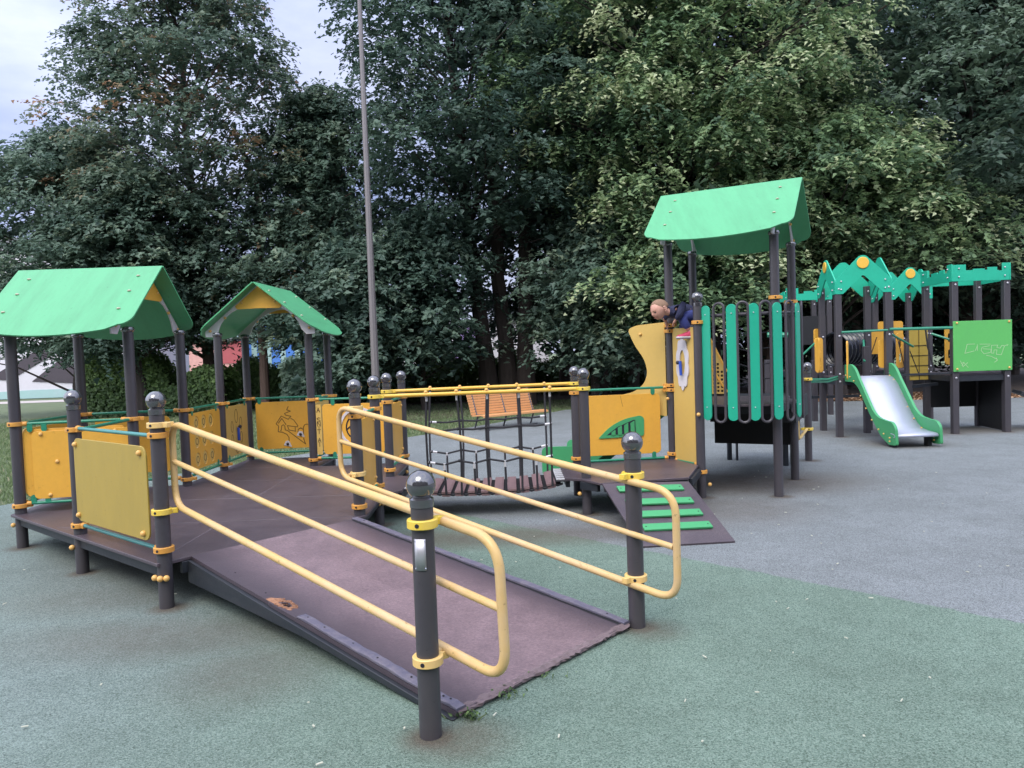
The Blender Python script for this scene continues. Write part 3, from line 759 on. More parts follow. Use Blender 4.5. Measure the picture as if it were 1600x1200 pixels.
# letters running down the narrow board by the post, as engraved
m = MB(); lw = .008
strokes = {'A': [[(-.5, -.5), (0, .5), (.5, -.5)], [(-.3, -.1), (.3, -.1)]], 'S': [[(.5, .4), (0, .5), (-.5, .3), (-.3, 0), (.3, -.05), (.5, -.3), (0, -.5), (-.5, -.4)]],
           'N': [[(-.5, -.5), (-.5, .5), (.5, -.5), (.5, .5)]], 'T': [[(-.5, .5), (.5, .5)], [(0, .5), (0, -.5)]], 'I': [[(0, .5), (0, -.5)]], 'E': [[(.5, .5), (-.5, .5), (-.5, -.5), (.5, -.5)], [(-.5, 0), (.3, 0)]]}
for ch, z in (('A', .955), ('S', .84), ('N', .79), ('I', .74), ('T', .70), ('A', .60), ('I', .55)):
    for st in strokes[ch]: line(m, [(.085 + a * .036, z + b * .05) for a, b in st], o, d, .0165, lw)
lp = MB(); lp.prism(rrect(.055, .43, .118, 1.02, .01), o, d, UP, .012, .0145); lpo = lp.build('letter_board', M['panel_pale'], plat, label='narrow faded board with letters running down it')
m.build('letters', M['groove'], lpo)
# right side walls by the ramp and the bridge
wall_rails(plat, PA, PB, ZT, ZB)
wall_panel(plat, PA, PB, .42, 1.04, .09, .88, 'panel', .03, off=.0, bolts=-1)
wall_rails(plat, PC, PD, ZT, ZB)
wall_panel(plat, PC, PD, .44, 1.04, .1, .9, 'panel', .03, bolts=-1)
for p_, ang in ((P5, 200), (P4, 215), (P3, 215), (P3, 265), (P3, 300), (PB, 280), (PB, 320), (PD, 300), (P5, 330)):
    globe(plat, p_[0] + .062 * math.cos(R(ang)), p_[1] + .062 * math.sin(R(ang)), .205)
gable_roof(plat, P5, P7, P8, P6, 1.86, .61, over=.17, eave=.22, axis=(1, .01, 0), half_len=.67, shift=-.06)
# second roof: ridge runs front to back; rebuilt with its front eave on the left posts
gable_roof(plat, P10, P9, P11, P12, 1.88, .56, over=.16, eave=.18)

# ------------------------------------------------------------------ tower with slatted balcony
Q14 = (.67, 7.02); QE = (.665, 7.95); T0 = (1.90, 7.60); T1 = (2.66, 7.52); T2 = (3.17, 8.43); T3 = (1.715, 8.06); T4 = (2.19, 8.95)
tower = thing('climbing_tower', 'tall dark-posted play tower with green gable roof and curved balcony of teal slats', 'play structure', (2.2, 8.1, 0))
post(tower, *Q14, 1.383, clamps=[(1.19, 'clamp_y', 180)])
post(tower, *QE, 1.383, clamps=[(1.20, 'clamp_y', 180), (1.10, 'clamp', 0), (.40, 'clamp', 0)])
post(tower, *T0, 2.10, clamps=[(1.79, 'clamp', 20), (.27, 'clamp', 160)])
post(tower, *T1, 2.68, 'dome', clamps=[(2.01, 'clamp', 30)])
post(tower, *T2, 2.68, 'dome', clamps=[(2.01, 'clamp', 200)])
post(tower, *T3, 2.68, 'dome', clamps=[(1.78, 'clamp', -60), (1.72, 'clamp', -60), (1.14, 'clamp', 180), (1.09, 'clamp', 180), (.40, 'clamp', -60)])
post(tower, *T4, 2.68, 'dome', clamps=[(2.01, 'clamp', 20)])
# low deck
Z2 = .345
m = MB(); m.prism([(.47, 7.05), (.62, 6.97), (.76, 6.72), (1.60, 6.86), (1.86, 7.55), (1.70, 8.1), (.70, 8.02), (.47, 7.86)], (0, 0, Z2 - .022), (1, 0, 0), (0, 1, 0), .022, .022)
m.build('low_deck', M['deck'], tower, .003)
for a, b in (((.78, 6.78), (1.62, 6.9)), ((1.62, 6.9), (1.86, 7.5)), ((.50, 7.05), (.50, 7.85)), (QE, T3), ((.6, 7.0), (.78, 6.78))): edgebeam(a, b, tower, Z2, .07)
# climbing ramp with foot battens
a0 = Vector((.80, 6.72, Z2)); a1 = Vector((1.56, 6.82, Z2)); b0 = Vector((.96, 5.74, .02)); b1 = Vector((1.71, 5.78, .02))
a0 = Vector((.78, 6.70, Z2)); a1 = Vector((1.55, 6.66, Z2)); b0 = Vector((.955, 5.73, .02)); b1 = Vector((1.70, 5.79, .02))
m = MB(); n_ = (b0 - a0).cross(a1 - a0).normalized(); n_ = n_ if n_.z > 0 else -n_
def quadslab(m, c4, t):
    m.add([*c4, *[c - n_ * t for c in c4]], [(0, 1, 2, 3), (7, 6, 5, 4), (0, 4, 5, 1), (1, 5, 6, 2), (2, 6, 7, 3), (3, 7, 4, 0)])
quadslab(m, [a0, b0, b1, a1], .022); cr = m.build('climbing_ramp', M['deck'], tower, .003)
def cp(s, t): return a0.lerp(b0, s).lerp(a1.lerp(b1, s), t)
for s in (.13, .36, .56, .76):
    m = MB(); q4 = [cp(s - .045, .13), cp(s + .045, .13), cp(s + .045, .87), cp(s - .045, .87)]
    q4 = [q + n_ * .02 for q in q4]; quadslab(m, q4, .0195); fb = m.build('foothold', M['slide'], cr, .004)
    m = MB()
    for t in (.165, .835): m.lathe([(.006, 0), (.006, .002)], cp(s, t) + n_ * .0195, 10, n_)
    m.build('screw', M['black'], fb)
# low front board with the slotted green window
wall_rails(tower, QE, T3, 1.12, .36)
wall_tabs(tower, QE, T3, 1.12, .36, -1, (.08, .80))
p, o, d, nn = wall_panel(tower, QE, T3, .415, 1.06, .09, .875, 'panel', .05)
m = MB(); m.prism(rpoly([(.235, .60), (.28, .60), (.735, .61), (.74, .80), (.70, .83), (.52, .80), (.36, .72)], [.03, .03, .03, .03, .06, .1, .1]), o, d, UP, .012, .0205)
gp = m.build('window_plate', M['slide'], p, .002)
m = MB(); m.prism([(.33, .635), (.44, .715), (.62, .785), (.64, .785), (.645, .64)], o, d, UP, .003, .0235); m.build('window_slots', M['knob'], gp)
m = MB()
for a, zt in ((.40, .675), (.47, .72), (.54, .745), (.61, .765)): m.prism([(a - .022, .63), (a + .022, .63), (a + .022, zt + .012), (a - .022, zt - .012)], o, d, UP, .004, .0270)
m.build('window_bar', M['slide'], gp)
# the front of this board faces the viewer (-normal side)
m = MB(); line(m, [(.49, 1.05), (.5, .99), (.515, .93)], o, d, .0095, .003); m.build('scratch', M['groove'], p)
# tall yellow board with cloud plaque
p, o, d, nn = wall_panel(tower, T3, T0, .30, 1.745, .11, .87, 'panel_pale', .03)
cxx, czz = .24, 1.375
pts = []
for i in range(64):
    a = 2 * math.pi * i / 64; r = 1 + .16 * abs(math.sin(5 * a)); pts.append((cxx + .098 * r * math.cos(a), czz + .245 * r * math.sin(a)))
m = MB(); m.prism([pts, circ(cxx, czz + .01, .048, .13, 24)], o, d, UP, .012, .0205); cpq = m.build('flower_plaque', M['white'], p, label='white flower-shaped ring')
m = MB(); m.tube([o + d * cxx + UP * 1.40 - nn * .045, o + d * (cxx + .01) + UP * 1.25 - nn * .045], .016, 10); m.build('handle', M['blue'], cpq)
MB().ball(o + d * (cxx - .035) + UP * 1.385 - nn * .05, .022, 12).build('knob', M['knob'], cpq)
for z in (.34,): wall_rails(tower, T3, T0, z, None)
globe(tower, 1.87, 7.53, .86); globe(tower, 1.97, 7.54, .145); globe(tower, 1.66, 8.0, 1.0, .017); globe(tower, .60, 6.98, .205)
# S-shaped yellow board beside the slide
sd = Vector((-.87, .5, 0)).normalized(); o3 = Vector((*T3, 0)); w3 = UP.cross(sd)
S = rpoly([(.055, 1.82), (.38, 1.80), (.48, 1.76), (.40, 1.58), (.29, 1.42), (.26, 1.28), (.30, 1.16), (.42, 1.07), (.60, 1.03), (.62, .94), (.35, .86), (.055, .80)], [.01, .06, .06, .05, .08, .05, .06, .06, .02, .04, .1, .02])
m = MB(); m.prism(S, o3, sd, UP, .016, .008); so = m.build('side_board', M['panel_pale'], tower, .003)
MB().ball(o3 + sd * .33 + UP * 1.70 + w3 * .012, .018, 12).build('bolt_cap', M['bolt'], so)
# short second slide running back from the tower
for q0 in (T3, T4):
    O = Vector((*q0, 0)) + (Vector((*T4, 0)) - Vector((*T3, 0))).normalized() * (.13 if q0 is T3 else -.13)
    prof = [(.06, 1.05), (.25, 1.04), (.42, .94), (.95, .52), (1.12, .44), (1.3, .42), (1.62, .40), (1.66, .36), (1.66, .06), (1.35, .05), (1.1, .14), (.85, .34), (.3, .76), (.06, .80)]
    m = MB(); m.prism(rpoly(prof, .05), O, sd, UP, .03, .015); m.build('slide_side', M['slide'], tower, .004)
m = MB(); A3 = Vector((*T3, 0)).lerp(Vector((*T4, 0)), .14); B3 = Vector((*T3, 0)).lerp(Vector((*T4, 0)), .86)
pr = [(.06, .90), (.25, .88), (.95, .36), (1.15, .24), (1.35, .20), (1.64, .19)]
vs = []; fs = []
for s, z in pr: vs += [A3 + sd * s + UP * z, B3 + sd * s + UP * z]
for i in range(len(pr) - 1): fs.append((2 * i, 2 * i + 1, 2 * i + 3, 2 * i + 2))
m.add(vs, fs); ch = m.build('slide_chute', M['steel'], tower); k = ch.modifiers.new('t', 'SOLIDIFY'); k.thickness = .012; k.offset = -1
# high deck
Z3 = .955
m = MB(); m.prism([(2.43 + .555 * math.cos(R(a)), 7.93 + .555 * math.sin(R(a))) for a in range(212, 381, 12)] + [T2, T4, T3], (0, 0, Z3 - .022), (1, 0, 0), (0, 1, 0), .022, .022)
hd_ = m.build('high_deck', M['deck'], tower, .003)
for a, b in ((T3, T4), (T4, T2), (T1, T2), (T3, T1)): edgebeam(a, b, tower, Z3, .09)
# curved balcony: rail, slats, wire loops
BC = Vector((2.43, 7.93, 0)); BR = .605
def bp(deg, r=BR, z=0): return BC + Vector((r * math.cos(R(deg)), r * math.sin(R(deg)), z))
for z in (1.85,):
    MB().tube([bp(a, BR - .035, z) for a in range(206, 406, 8)], .017, 10).build('balcony_rail', M['post'], tower)
sl_ang = [220, 245.5, 265, 288, 319, 392]
for a in sl_ang:
    t = Vector((-math.sin(R(a)), math.cos(R(a)), 0)); P = bp(a)
    P2d = [(.052 * math.cos(R(x)), 1.90 + .052 * math.sin(R(x))) for x in range(0, 181, 18)] + [(.052 * math.cos(R(x)), .85 + .052 * math.sin(R(x))) for x in range(180, 361, 18)]
    m = MB(); m.prism(P2d, P, t, UP, .014, .007); sb = m.build('slat', M['slat'], tower, .003)
    m = MB(); outn = (P - BC).normalized()
    for z in (1.86, .93): m.ball(P + outn * .009 + UP * z, .007, 8)
    m.build('screw', M['zinc'], sb)
for a in (233.5, 255.3, 276, 303, 338, 370):
    t = Vector((-math.sin(R(a)), math.cos(R(a)), 0)); P = bp(a); hw = .052
    pts = [P + t * hw * math.cos(R(x)) + UP * (1.915 + hw * math.sin(R(x))) for x in range(0, 181, 20)] + [P + t * hw * math.cos(R(x)) + UP * (.835 + hw * math.sin(R(x))) for x in range(180, 361, 20)]
    MB().tube(pts, .0135, 10, closed=True).build('wire_loop', M['post'], tower)
# woven yellow leaning board and rope net on the far side
dTT, LTT = D2(T4, T2); m = MB(); hsq = []
poly = [(.10, 1.80), (.36, 1.25), (.36, .98), (.10, .98)]
for i in range(5):
    for j in range(16):
        x = .125 + .045 * i; z = 1.0 + .045 * j
        if z + .03 < 1.80 - (x + .03 - .10) * 2.12 - .03: hsq.append([(x, z), (x + .027, z), (x + .027, z + .027), (x, z + .027)])
m.prism([poly] + hsq, Vector((*T4, 0)), dTT, UP, .012, .006); wb = m.build('woven_board', M['panel_pale'], tower)
m = MB()
for a, b in (((.10, 1.83), (.38, 1.24)), ((.10, 1.45), (.38, 1.0))): m.tube([Vector((*T4, a[1])) + dTT * a[0] - UP.cross(dTT) * .012, Vector((*T4, b[1])) + dTT * b[0] - UP.cross(dTT) * .012], .013, 8)
m.build('board_trim', M['panel'], wb)
m = MB()
for z in (1.15, 1.32, 1.5, 1.68): m.tube([Vector((*T4, z + .03)) + dTT * .45, Vector((*T4, z - .03)) + dTT * .62, Vector((*T4, z)) + dTT * .8, Vector((*T4, z + .02)) + dTT * 1.0], .006, 6)
for s in (.5, .72, .95): m.tube([Vector((*T4, .98)) + dTT * (s - .03), Vector((*T4, 1.4)) + dTT * s, Vector((*T4, 1.85)) + dTT * (s - .04)], .006, 6)
m.build('climbing_net', M['rope'], tower)
wall_rails(tower, T4, T2, 1.9, None)
# dark step unit under and behind the tower
m = MB(); m.box((2.98, 9.0, .79), (.95, 1.1, .26), ux=dTT)
m.box((3.0, 9.15, .52), (.86, .9, .28), ux=dTT)
m.build('storage_box', M['black'], tower, .004)
for x, y in ((2.90, 10.05), (2.98, 9.98), (3.55, 9.5), (3.42, 9.4)):
    MB().box((x, y, .35), (.055 if x != 2.98 else .02, .055, .70)).build('step_leg', M['beam'], tower, .003)
MB().box((3.24, 9.85, .70), (.72, .75, .035), ux=dTT).build('step_board', M['deck'], tower, .003)
gable_roof(tower, T3, T1, T2, T4, 2.66, .60, over=.20, eave=.24, infill=False)
# far low post with bars to the castle
PBp = (3.85, 9.75)
post(tower, *PBp, 1.29, clamps=[(1.07, 'clamp_y', 180), (.42, 'clamp_y', 180)])
MB().tube(bend([Vector((*T2, 1.07)) + Vector((.06, .1, 0)), (3.62, 9.3, 1.10), (3.80, 9.70, 1.07)], .1), .015, 10).build('grab_bar', M['clamp_y'], tower)
MB().tube(bend([(3.80, 9.68, .42), (3.42, 8.9, .42), (3.28, 8.6, .44), (3.26, 8.56, .66), (3.2, 8.5, .7)], .05), .018, 10).build('grab_bar', M['clamp_pale'], tower)
for dz, yy in ((0, 0), (-.035, .1)):
    MB().tube([(3.9, 9.8 + yy, 1.06 + dz), (4.6, 10.9, 1.0 + dz), (5.22, 12.0, .98 + dz)], .016, 8).build('balance_bar', M['green_rail'], tower)

# ------------------------------------------------------------------ rope bridge
bridge = thing('rope_bridge', 'sagging rope bridge of brown planks between two yellow top bars with black rope nets', 'bridge', (-.3, 7.4, 0))
def zb(t): return .238 + .055 * abs(2 * t - 1) ** 3 + .014 * t
xa, xb = -.97, .40
npl = 11; proto = None
for i in range(npl):
    t = (i + .5) / npl; x = xa + (xb - xa) * t
    m = MB(); m.box((0, 0, 0), (.088, .72, .022)); m.box((0, 0, -.03), (.078, .70, .02))
    m.box((0, 0, .0135), (.06, .66, .005))
    m.box((0, -.3, .0125), (.084, .012, .004)); m.box((0, .3, .0125), (.084, .012, .004))
    if proto is None:
        proto = m.build('plank', M['plank'], bridge, .004, o=(0, 0, 0)); pl_ = proto; place(pl_, (x, 7.40, zb(t)), bridge)
    else: pl_ = dup(proto, (x, 7.40, zb(t)), bridge)
    sl = (zb(min(1, t + .03)) - zb(max(0, t - .03))) / (.06 * (xb - xa)); pl_.rotation_euler = (random.Random(i).uniform(-.012, .012), -math.atan(sl), 0)
for x0, x1, zz in ((-1.06, -.98, .30), (.40, .48, .335)):
    m = MB()
    for k in range(6): m.box(((x0 + x1) / 2, 7.11 + .116 * k, zz - .006), (x1 - x0 + .02, .062, .008))
    for x_ in (x0 - .006, x1 + .006): m.box((x_, 7.40, zz - .0068), (.008, .66, .006))
    pl_ = m.build('hinge_plate', M['ferrule'], bridge, .001)
    m = MB()
    m.box(((x0 + x1) / 2, 7.40, zz - .016), (x1 - x0 + .04, .74, .008)); m.build('hinge_backing', M['black'], bridge)
for i in range(npl + 1):      # black strap webbing under every gap
    m = MB(); t = i / npl; x = xa + (xb - xa) * t; z = zb(t) - .012
    m.box((x, 7.40, z - .012), (.012, .70, .010))
    for k in range(10): m.box((x, 7.10 + .067 * k, z - .001), (.062, .016, .014))
    for y in (7.065, 7.735): m.tube([(x - .05, y, z - .002), (x, y, z - .018), (x + .05, y, z - .002)], .012, 8)
    m.build('link_strap', M['rope'], bridge)
for y, zl, zr_, P0, P9_, nv in ((7.0, 1.19, 1.19, PB, Q14, [-.80, -.52, -.24, .06, .35]), (7.80, 1.19, 1.20, PC, QE, [-.86, -.55, -.25, .05, .34])):
    yl = P0[1]; yr = P9_[1]
    def yy(x): return yl + (yr - yl) * (x - P0[0]) / (P9_[0] - P0[0]) + (.03 if y < 7.4 else -.02)
    m = MB(); m.tube([(P0[0] + .06, yl, zl), (P9_[0] - .06, yr, zr_)], .0185, 14); hb = m.build('top_bar', M['rail_new'], bridge)
    for x in nv: MB().ball((x, yl + (yr - yl) * (x - P0[0]) / (P9_[0] - P0[0]), zl + .022), .019, 12).build('bar_knob', M['bolt'], hb)
    yb = lambda x: (7.06 if y < 7.4 else 7.74)
    m = MB(); fl = []
    z1 = .86; z2 = .555
    for x in nv:
        t = (x - xa) / (xb - xa); lean = .02 * math.sin(x * 9)
        pts = [(x, yy(x), zl), (x + lean, yy(x), z1), (x + lean, yy(x) * .6 + yb(x) * .4, z2), (x + lean * .5, yb(x) - (.03 if y < 7.4 else -.03), zb(max(0, min(1, t))) - .02)]
        m.tube(pts, .0105, 8); fl.append([(x, yy(x), zl - .02), (x, yy(x), zl - .065)])
    for z, dip in ((z1, .012), (z2, .03)):
        pts = []; xs = [nv[0]]
        for a, b in zip(nv, nv[1:]): xs += [(a + b) / 2, b]
        for k, x in enumerate(xs):
            yq = yy(x) if z > .7 else yy(x) * .6 + yb(x) * .4
            pts.append((x, yq, z + .015 * (x + .3) - (dip if k % 2 else 0)))
        m.tube(pts, .0098, 8)
        for k in (0, -1):
            a = Vector(pts[k]); b = Vector(pts[1 if k == 0 else -2]); q = (b - a).normalized()
            fl.append([a - q * .012, a + q * .055])
        for k in range(0, len(pts), 2): m.ball(pts[k], .016, 8)
        if z < .7:
            for k in range(1, len(pts), 2):
                x, yq, zz = pts[k]; t = (x - xa) / (xb - xa)
                m.tube([(x, yq, zz), (x + .004, yb(x) - (.03 if y < 7.4 else -.03), zb(t) - .02)], .0105, 8)
                fl.append([(x, yq, zz + .012), (x, yq, zz - .05)])
    net = m.build('rope_net', M['rope'], bridge); 
    for q in fl: MB().tube(q, .0118, 10).build('ferrule', M['ferrule'], net)

# ------------------------------------------------------------------ castle with slide
castle = thing('play_castle', 'square-posted play castle with teal battlements, yellow discs and a green and steel slide', 'play structure', (6.4, 13, 0))
CP = dict(C1=(5.27, 12.06), C2=(6.00, 11.92), Cm=(6.12, 12.85), Cb=(5.40, 13.00), C5=(7.07, 11.95), C6=(7.91, 11.97), C4=(7.15, 12.90), C7=(8.03, 12.88),
          E1=(7.24, 14.3), E2=(7.98, 14.3), E3=(8.02, 15.1), E4=(7.30, 15.0), F1=(5.9, 15.8), F2=(6.72, 15.8), F3=(6.72, 16.6), F4=(5.9, 16.6))
for k, (x, y) in CP.items():
    top = 2.47 if k[0] in 'CEF' else 2.4
    if k in ('C5', 'C6', 'C4', 'C7'): top = 2.50
    m = MB(); m.box((x, y, top / 2), (.095, .095, top), rz=-.05); po = m.build('square_post', M['post'], castle, .004)
    b = MB()
    for z in (2.38, 1.63, 1.02, .9): b.ball((x - .0, y - .05, z), .018, 10)
    b.build('bolt_cap', M['zinc'], po)
def cwall(A, B, poly, z, mat, off=.055, t=.02, name='battlement', disc=None, holes=()):
    d, L = D2(A, B); o = Vector((*A, z)) - UP.cross(d) * off * 1
    # outer face lies on the right-hand side of A->B
    m = MB(); m.prism([[(a * L, b) for a, b in poly]] + [[(a * L, b) for a, b in h] for h in holes], o, d, UP, t, 0)
    w_ = m.build(name, M[mat], castle, .003)
    if disc:
        m = MB(); nn = -UP.cross(d); m.lathe([(disc[2], 0), (disc[2] + .001, .012), (disc[2] - .004, .018)], o + d * disc[0] * L + UP * disc[1] + nn * .001 , 28, nn)
        m.build('disc', M['rail_new'], w_, .002)
    for q in (.06, .94):
        for zz in (.07, .2):
            MB().ball(o + d * q * L + UP * zz - UP.cross(d) * .008, .014, 8).build('bolt_cap', M['zinc'], w_)
    return w_
peak = rpoly([(-.06, 0), (.10, 0), (.5, .30), (.9, 0), (1.06, 0), (1.06, .22), (.56, .60), (.44, .60), (-.06, .22)], [.01, .02, .06, .02, .01, .02, .06, .06, .02])
peak_s = [(a, b * .86) for a, b in peak]
cren = [(-.06, 0), (1.06, 0), (1.06, .27), (.90, .27), (.90, .15), (.80, .15), (.80, .21), (.62, .21), (.62, .17), (.56, .17), (.56, .19), (.34, .19), (.34, .14), (.20, .14), (.20, .26), (-.06, .26)]
for a, b in (('C1', 'C2'), ('C2', 'Cm'), ('Cb', 'C1'), ('Cm', 'Cb')):
    cwall(CP[a], CP[b], peak, 2.30, 'castle', disc=(.5, .48, .09))
for a, b in (('E1', 'E2'), ('E2', 'E3'), ('E4', 'E1'), ('E3', 'E4')):
    cwall(CP[a], CP[b], peak, 2.30, 'castle', disc=(.5, .48, .09))
for a, b in (('C5', 'C6'), ('C6', 'C7'), ('C4', 'C5'), ('C7', 'C4'), ('F1', 'F2'), ('F2', 'F3'), ('F4', 'F1')):
    cwall(CP[a], CP[b], cren, 2.43, 'castle')
# decks and beams
for ks in (('C1', 'C2', 'Cm', 'Cb'), ('C5', 'C6', 'C7', 'C4'), ('E1', 'E2', 'E3', 'E4'), ('F1', 'F2', 'F3', 'F4')):
    m = MB(); m.prism([CP[k] for k in ks], (0, 0, .935), (1, 0, 0), (0, 1, 0), .025, .025); m.build('deck', M['deck'], castle)
    for a, b in zip(ks, ks[1:] + ks[:1]): MB().bar(Vector((*CP[a], .885)), Vector((*CP[b], .885)), .04, .09).build('deck_beam', M['beam'], castle, .003)
MB().bar(Vector((*CP['C2'], .98)), Vector((*CP['C5'], .98)), .05, .03).build('bridge_beam', M['beam'], castle)
MB().bar(Vector((*CP['Cm'], .96)), Vector((*CP['C4'], .96)), .05, .03).build('bridge_beam', M['beam'], castle)
MB().bar(Vector((6.5, 12.1, .78)), Vector((7.1, 12.5, .78)), .05, .05).build('bridge_beam', M['beam'], castle)
MB().bar((4.9, 13.6, .55), (6.3, 13.4, .56), .05, .05).build('bridge_beam', M['beam'], castle)
# lime board with chalk scrawl, dark walls below
d, L = D2(CP['C5'], CP['C6']); o = Vector((*CP['C5'], 0)) - UP.cross(d) * .055
m = MB(); m.prism([(-.055, 1.0), (L + .05, 1.0), (L + .05, 1.80), (-.055, 1.80)], o, d, UP, .02, .02); lb = m.build('board', M['lime'], castle, .004, label='lime green board with scratched letters')
for a in (0, L):
    for z in (1.04, 1.77): MB().ball(o + d * a + UP * z + Vector((0, -.024, 0)), .018, 10).build('bolt_cap', M['bolt'], lb)
def gp_(x, y): return ((x - 200) / 360 * (L + .105) - .055, 1.80 - (y - 400) / 320 * .80)
m = MB(); m2 = MB()
for st in ([(330, 548), (283, 548), (268, 605), (325, 592)], [(345, 560), (332, 590)], [(360, 550), (425, 552)], [(345, 552), (345, 590)], [(420, 562), (375, 570), (368, 590), (385, 612), (425, 605), (430, 585), (380, 580)],
           [(432, 560), (432, 610), (445, 610), (448, 590), (465, 590), (462, 618), (492, 622), (512, 565), (495, 563), (485, 580), (465, 575), (470, 560), (432, 560)], [(518, 566), (524, 560)], [(528, 566), (533, 558)],
           [(240, 652), (258, 690)], [(245, 668), (262, 662), (250, 682)], [(255, 690), (285, 665)], [(262, 665), (288, 695)], [(400, 622), (430, 630), (465, 650)], [(460, 640), (468, 655), (450, 668)]):
    line(m if st[0][1] < 615 or st[0][0] > 300 else m2, [gp_(*q) for q in st], o, d, .0225, .0075)
m.build('scrawl', M['chalk'], lb); m2.build('scrawl', M['chalk'], lb)
for a, b, z0, z1 in (('C6', 'C7', .02, .86), ('C4', 'C7', .35, .86), ('F1', 'F2', 1.5, 2.1)):
    d2, L2 = D2(CP[a], CP[b]); MB().prism([(.05, z0), (L2 - .05, z0), (L2 - .05, z1), (.05, z1)], Vector((*CP[a], 0)), d2, UP, .02, 0).build('wall_board', M['black'], castle)
m = MB(); m.bar((8.3, 12.3, .62), (9.3, 11.9, .05), .6, .05); m.build('back_ramp', M['beam'], castle, .003)
m = MB(); m.bar((8.35, 12.02, .66), (9.35, 11.62, .09), .04, .1); m.build('back_ramp_edge', M['slide'], castle, .003)
# green bars
def rod(a, b, r=.018, mt='green_rail', name='rail'): MB().tube([a, b], r, 8).build(name, M[mt], castle)
rod((5.3, 12.0, 1.69), (5.98, 11.88, 1.70)); rod((6.0, 11.87, 1.71), (7.05, 11.90, 1.70), .024)
rod((6.05, 12.0, 1.66), (6.55, 12.2, 1.42)); rod((7.07, 12.0, 1.5), (6.85, 12.2, 1.62)); rod((5.42, 13.0, 1.66), (4.95, 13.1, 1.20)); rod((6.05, 12.85, 1.55), (5.85, 12.4, 1.2))
rod((5.0, 14.6, 1.72), (5.45, 14.5, 1.70), .05)
for a, b in (((5.0, 13.3, 1.25), (5.2, 13.5, .55)), ((6.45, 13.2, 1.6), (6.25, 13.3, .9)), ((6.55, 12.3, 1.35), (6.75, 12.4, .95)), ((6.65, 12.9, 1.6), (6.8, 12.9, .95))): rod(a, b, .008, 'rope', 'rope')
# short posts behind
for x, y, h in ((4.75, 13.9, 1.25), (5.9, 12.45, 1.45), (6.75, 12.75, 1.55), (5.9, 14.6, 1.2)):
    m = MB(); m.box((x, y, h / 2), (.09, .09, h)); m.build('square_post', M['post'], castle, .004)
# yellow hand boards with slots
def hand(x, y, ang, z0=1.03, z1=1.62, slots=True, wd=.15):
    d = Vector((math.cos(R(ang)), math.sin(R(ang)), 0)); h = [rrect(-.025, z0 + .1, .025, z0 + .25, .024), rrect(-.025, z1 - .25, .025, z1 - .1, .024)] if slots else []
    m = MB(); m.prism([rrect(-wd / 2, z0, wd / 2, z1, .05)] + h, (x, y, 0), d, UP, .02, .01); m.build('hand_board', M['panel'], castle)
hand(5.14, 12.55, 95, slots=False, wd=.1); hand(5.24, 12.75, 15); hand(5.35, 13.06, 15, 1.45, 1.78, False); hand(5.38, 11.98, 60, .92, 1.55, False, .14); hand(5.93, 11.98, 10, 1.1, 1.55, False, .12)
hand(6.75, 13.0, 15, 1.05, 1.65); hand(7.28, 12.45, 10, 1.1, 1.72); hand(6.5, 13.3, 10, 1.3, 1.72, False, .5); hand(7.35, 14.5, 5, 1.62, 1.90, False, .5)
# olive climbing wall
m = MB(); m.box((6.92, 12.72, 1.27), (.33, .02, .85), rz=.1); cw = m.build('climbing_wall', M['olive'], castle, .003)
m = MB()
for k in range(4): m.box((6.92, 12.706, .92 + .17 * k), (.33, .01, .008), rz=.1)
m.box((6.92, 12.706, 1.27), (.006, .01, .85), rz=.1); m.build('wall_groove', M['black'], cw)
MB().tube([(6.86, 12.4, 1.75), (6.9, 12.4, 1.4), (6.98, 12.35, 1.0)], .014, 8).build('rope', M['rope'], castle)
# black corrugated tunnel
A = Vector((5.75, 13.35, 1.40)); B = Vector((7.1, 14.25, 1.42)); m = MB(); pts = []; rs = []
for i in range(57):
    pts.append(A.lerp(B, i / 56)); rs.append(.30 + (.018 if (i // 2) % 2 else -.012))
m.tube(pts, rs, 28, caps=False); m.build('tunnel', M['tube'], castle)
# slide
prof = [(0, 1.17), (.20, 1.18), (.33, 1.12), (.47, .95), (.87, .50), (1.02, .41), (1.2, .385), (1.42, .37), (1.50, .30), (1.52, .05), (1.33, .04), (1.1, .14), (.8, .42), (.42, .84), (.28, .90), (0, .90)]
for x0, x1 in ((5.345, 5.40), (5.975, 6.03)):
    m = MB(); m.prism(rpoly(prof, [.02, .08, .08, .06, .1, .08, .1, .06, .05, .03, .03, .06, .1, .08, .06, .02]), ((x0 + x1) / 2, 12.03, 0), (0.02, -1, 0), UP, .04, .02)
    s_ = m.build('slide_side', M['slide'], castle, .006)
    for a, z in ((.05, 1.0), (.2, .98), (.33, .92), (.55, .70), (.72, .52), (.9, .36), (1.1, .24), (1.25, .19), (1.42, .15), (1.42, .1)):
        MB().ball((x0 - .0, 12.03 - a, z), .013, 8).build('bolt_cap', M['bolt'], s_)
m = MB(); pr = [(0, .98), (.18, .985), (.30, .95), (.42, .86), (.80, .44), (.95, .30), (1.08, .235), (1.25, .215), (1.42, .21), (1.47, .205), (1.50, .18), (1.49, .155), (1.45, .15)]
vs = []; fs = []
for s, z in pr: vs += [(5.38, 12.03 - s, z), (6.0, 12.03 - s, z)]
for i in range(len(pr) - 1): fs.append((2 * i, 2 * i + 2, 2 * i + 3, 2 * i + 1))
m.add(vs, fs); ch = m.build('slide_chute', M['steel'], castle); k = ch.modifiers.new('t', 'SOLIDIFY'); k.thickness = .012
MB().box((5.95, 10.72, .08), (.06, .1, .16)).build('slide_foot', M['black'], castle); MB().box((5.45, 10.72, .06), (.06, .1, .12)).build('slide_foot', M['black'], castle)

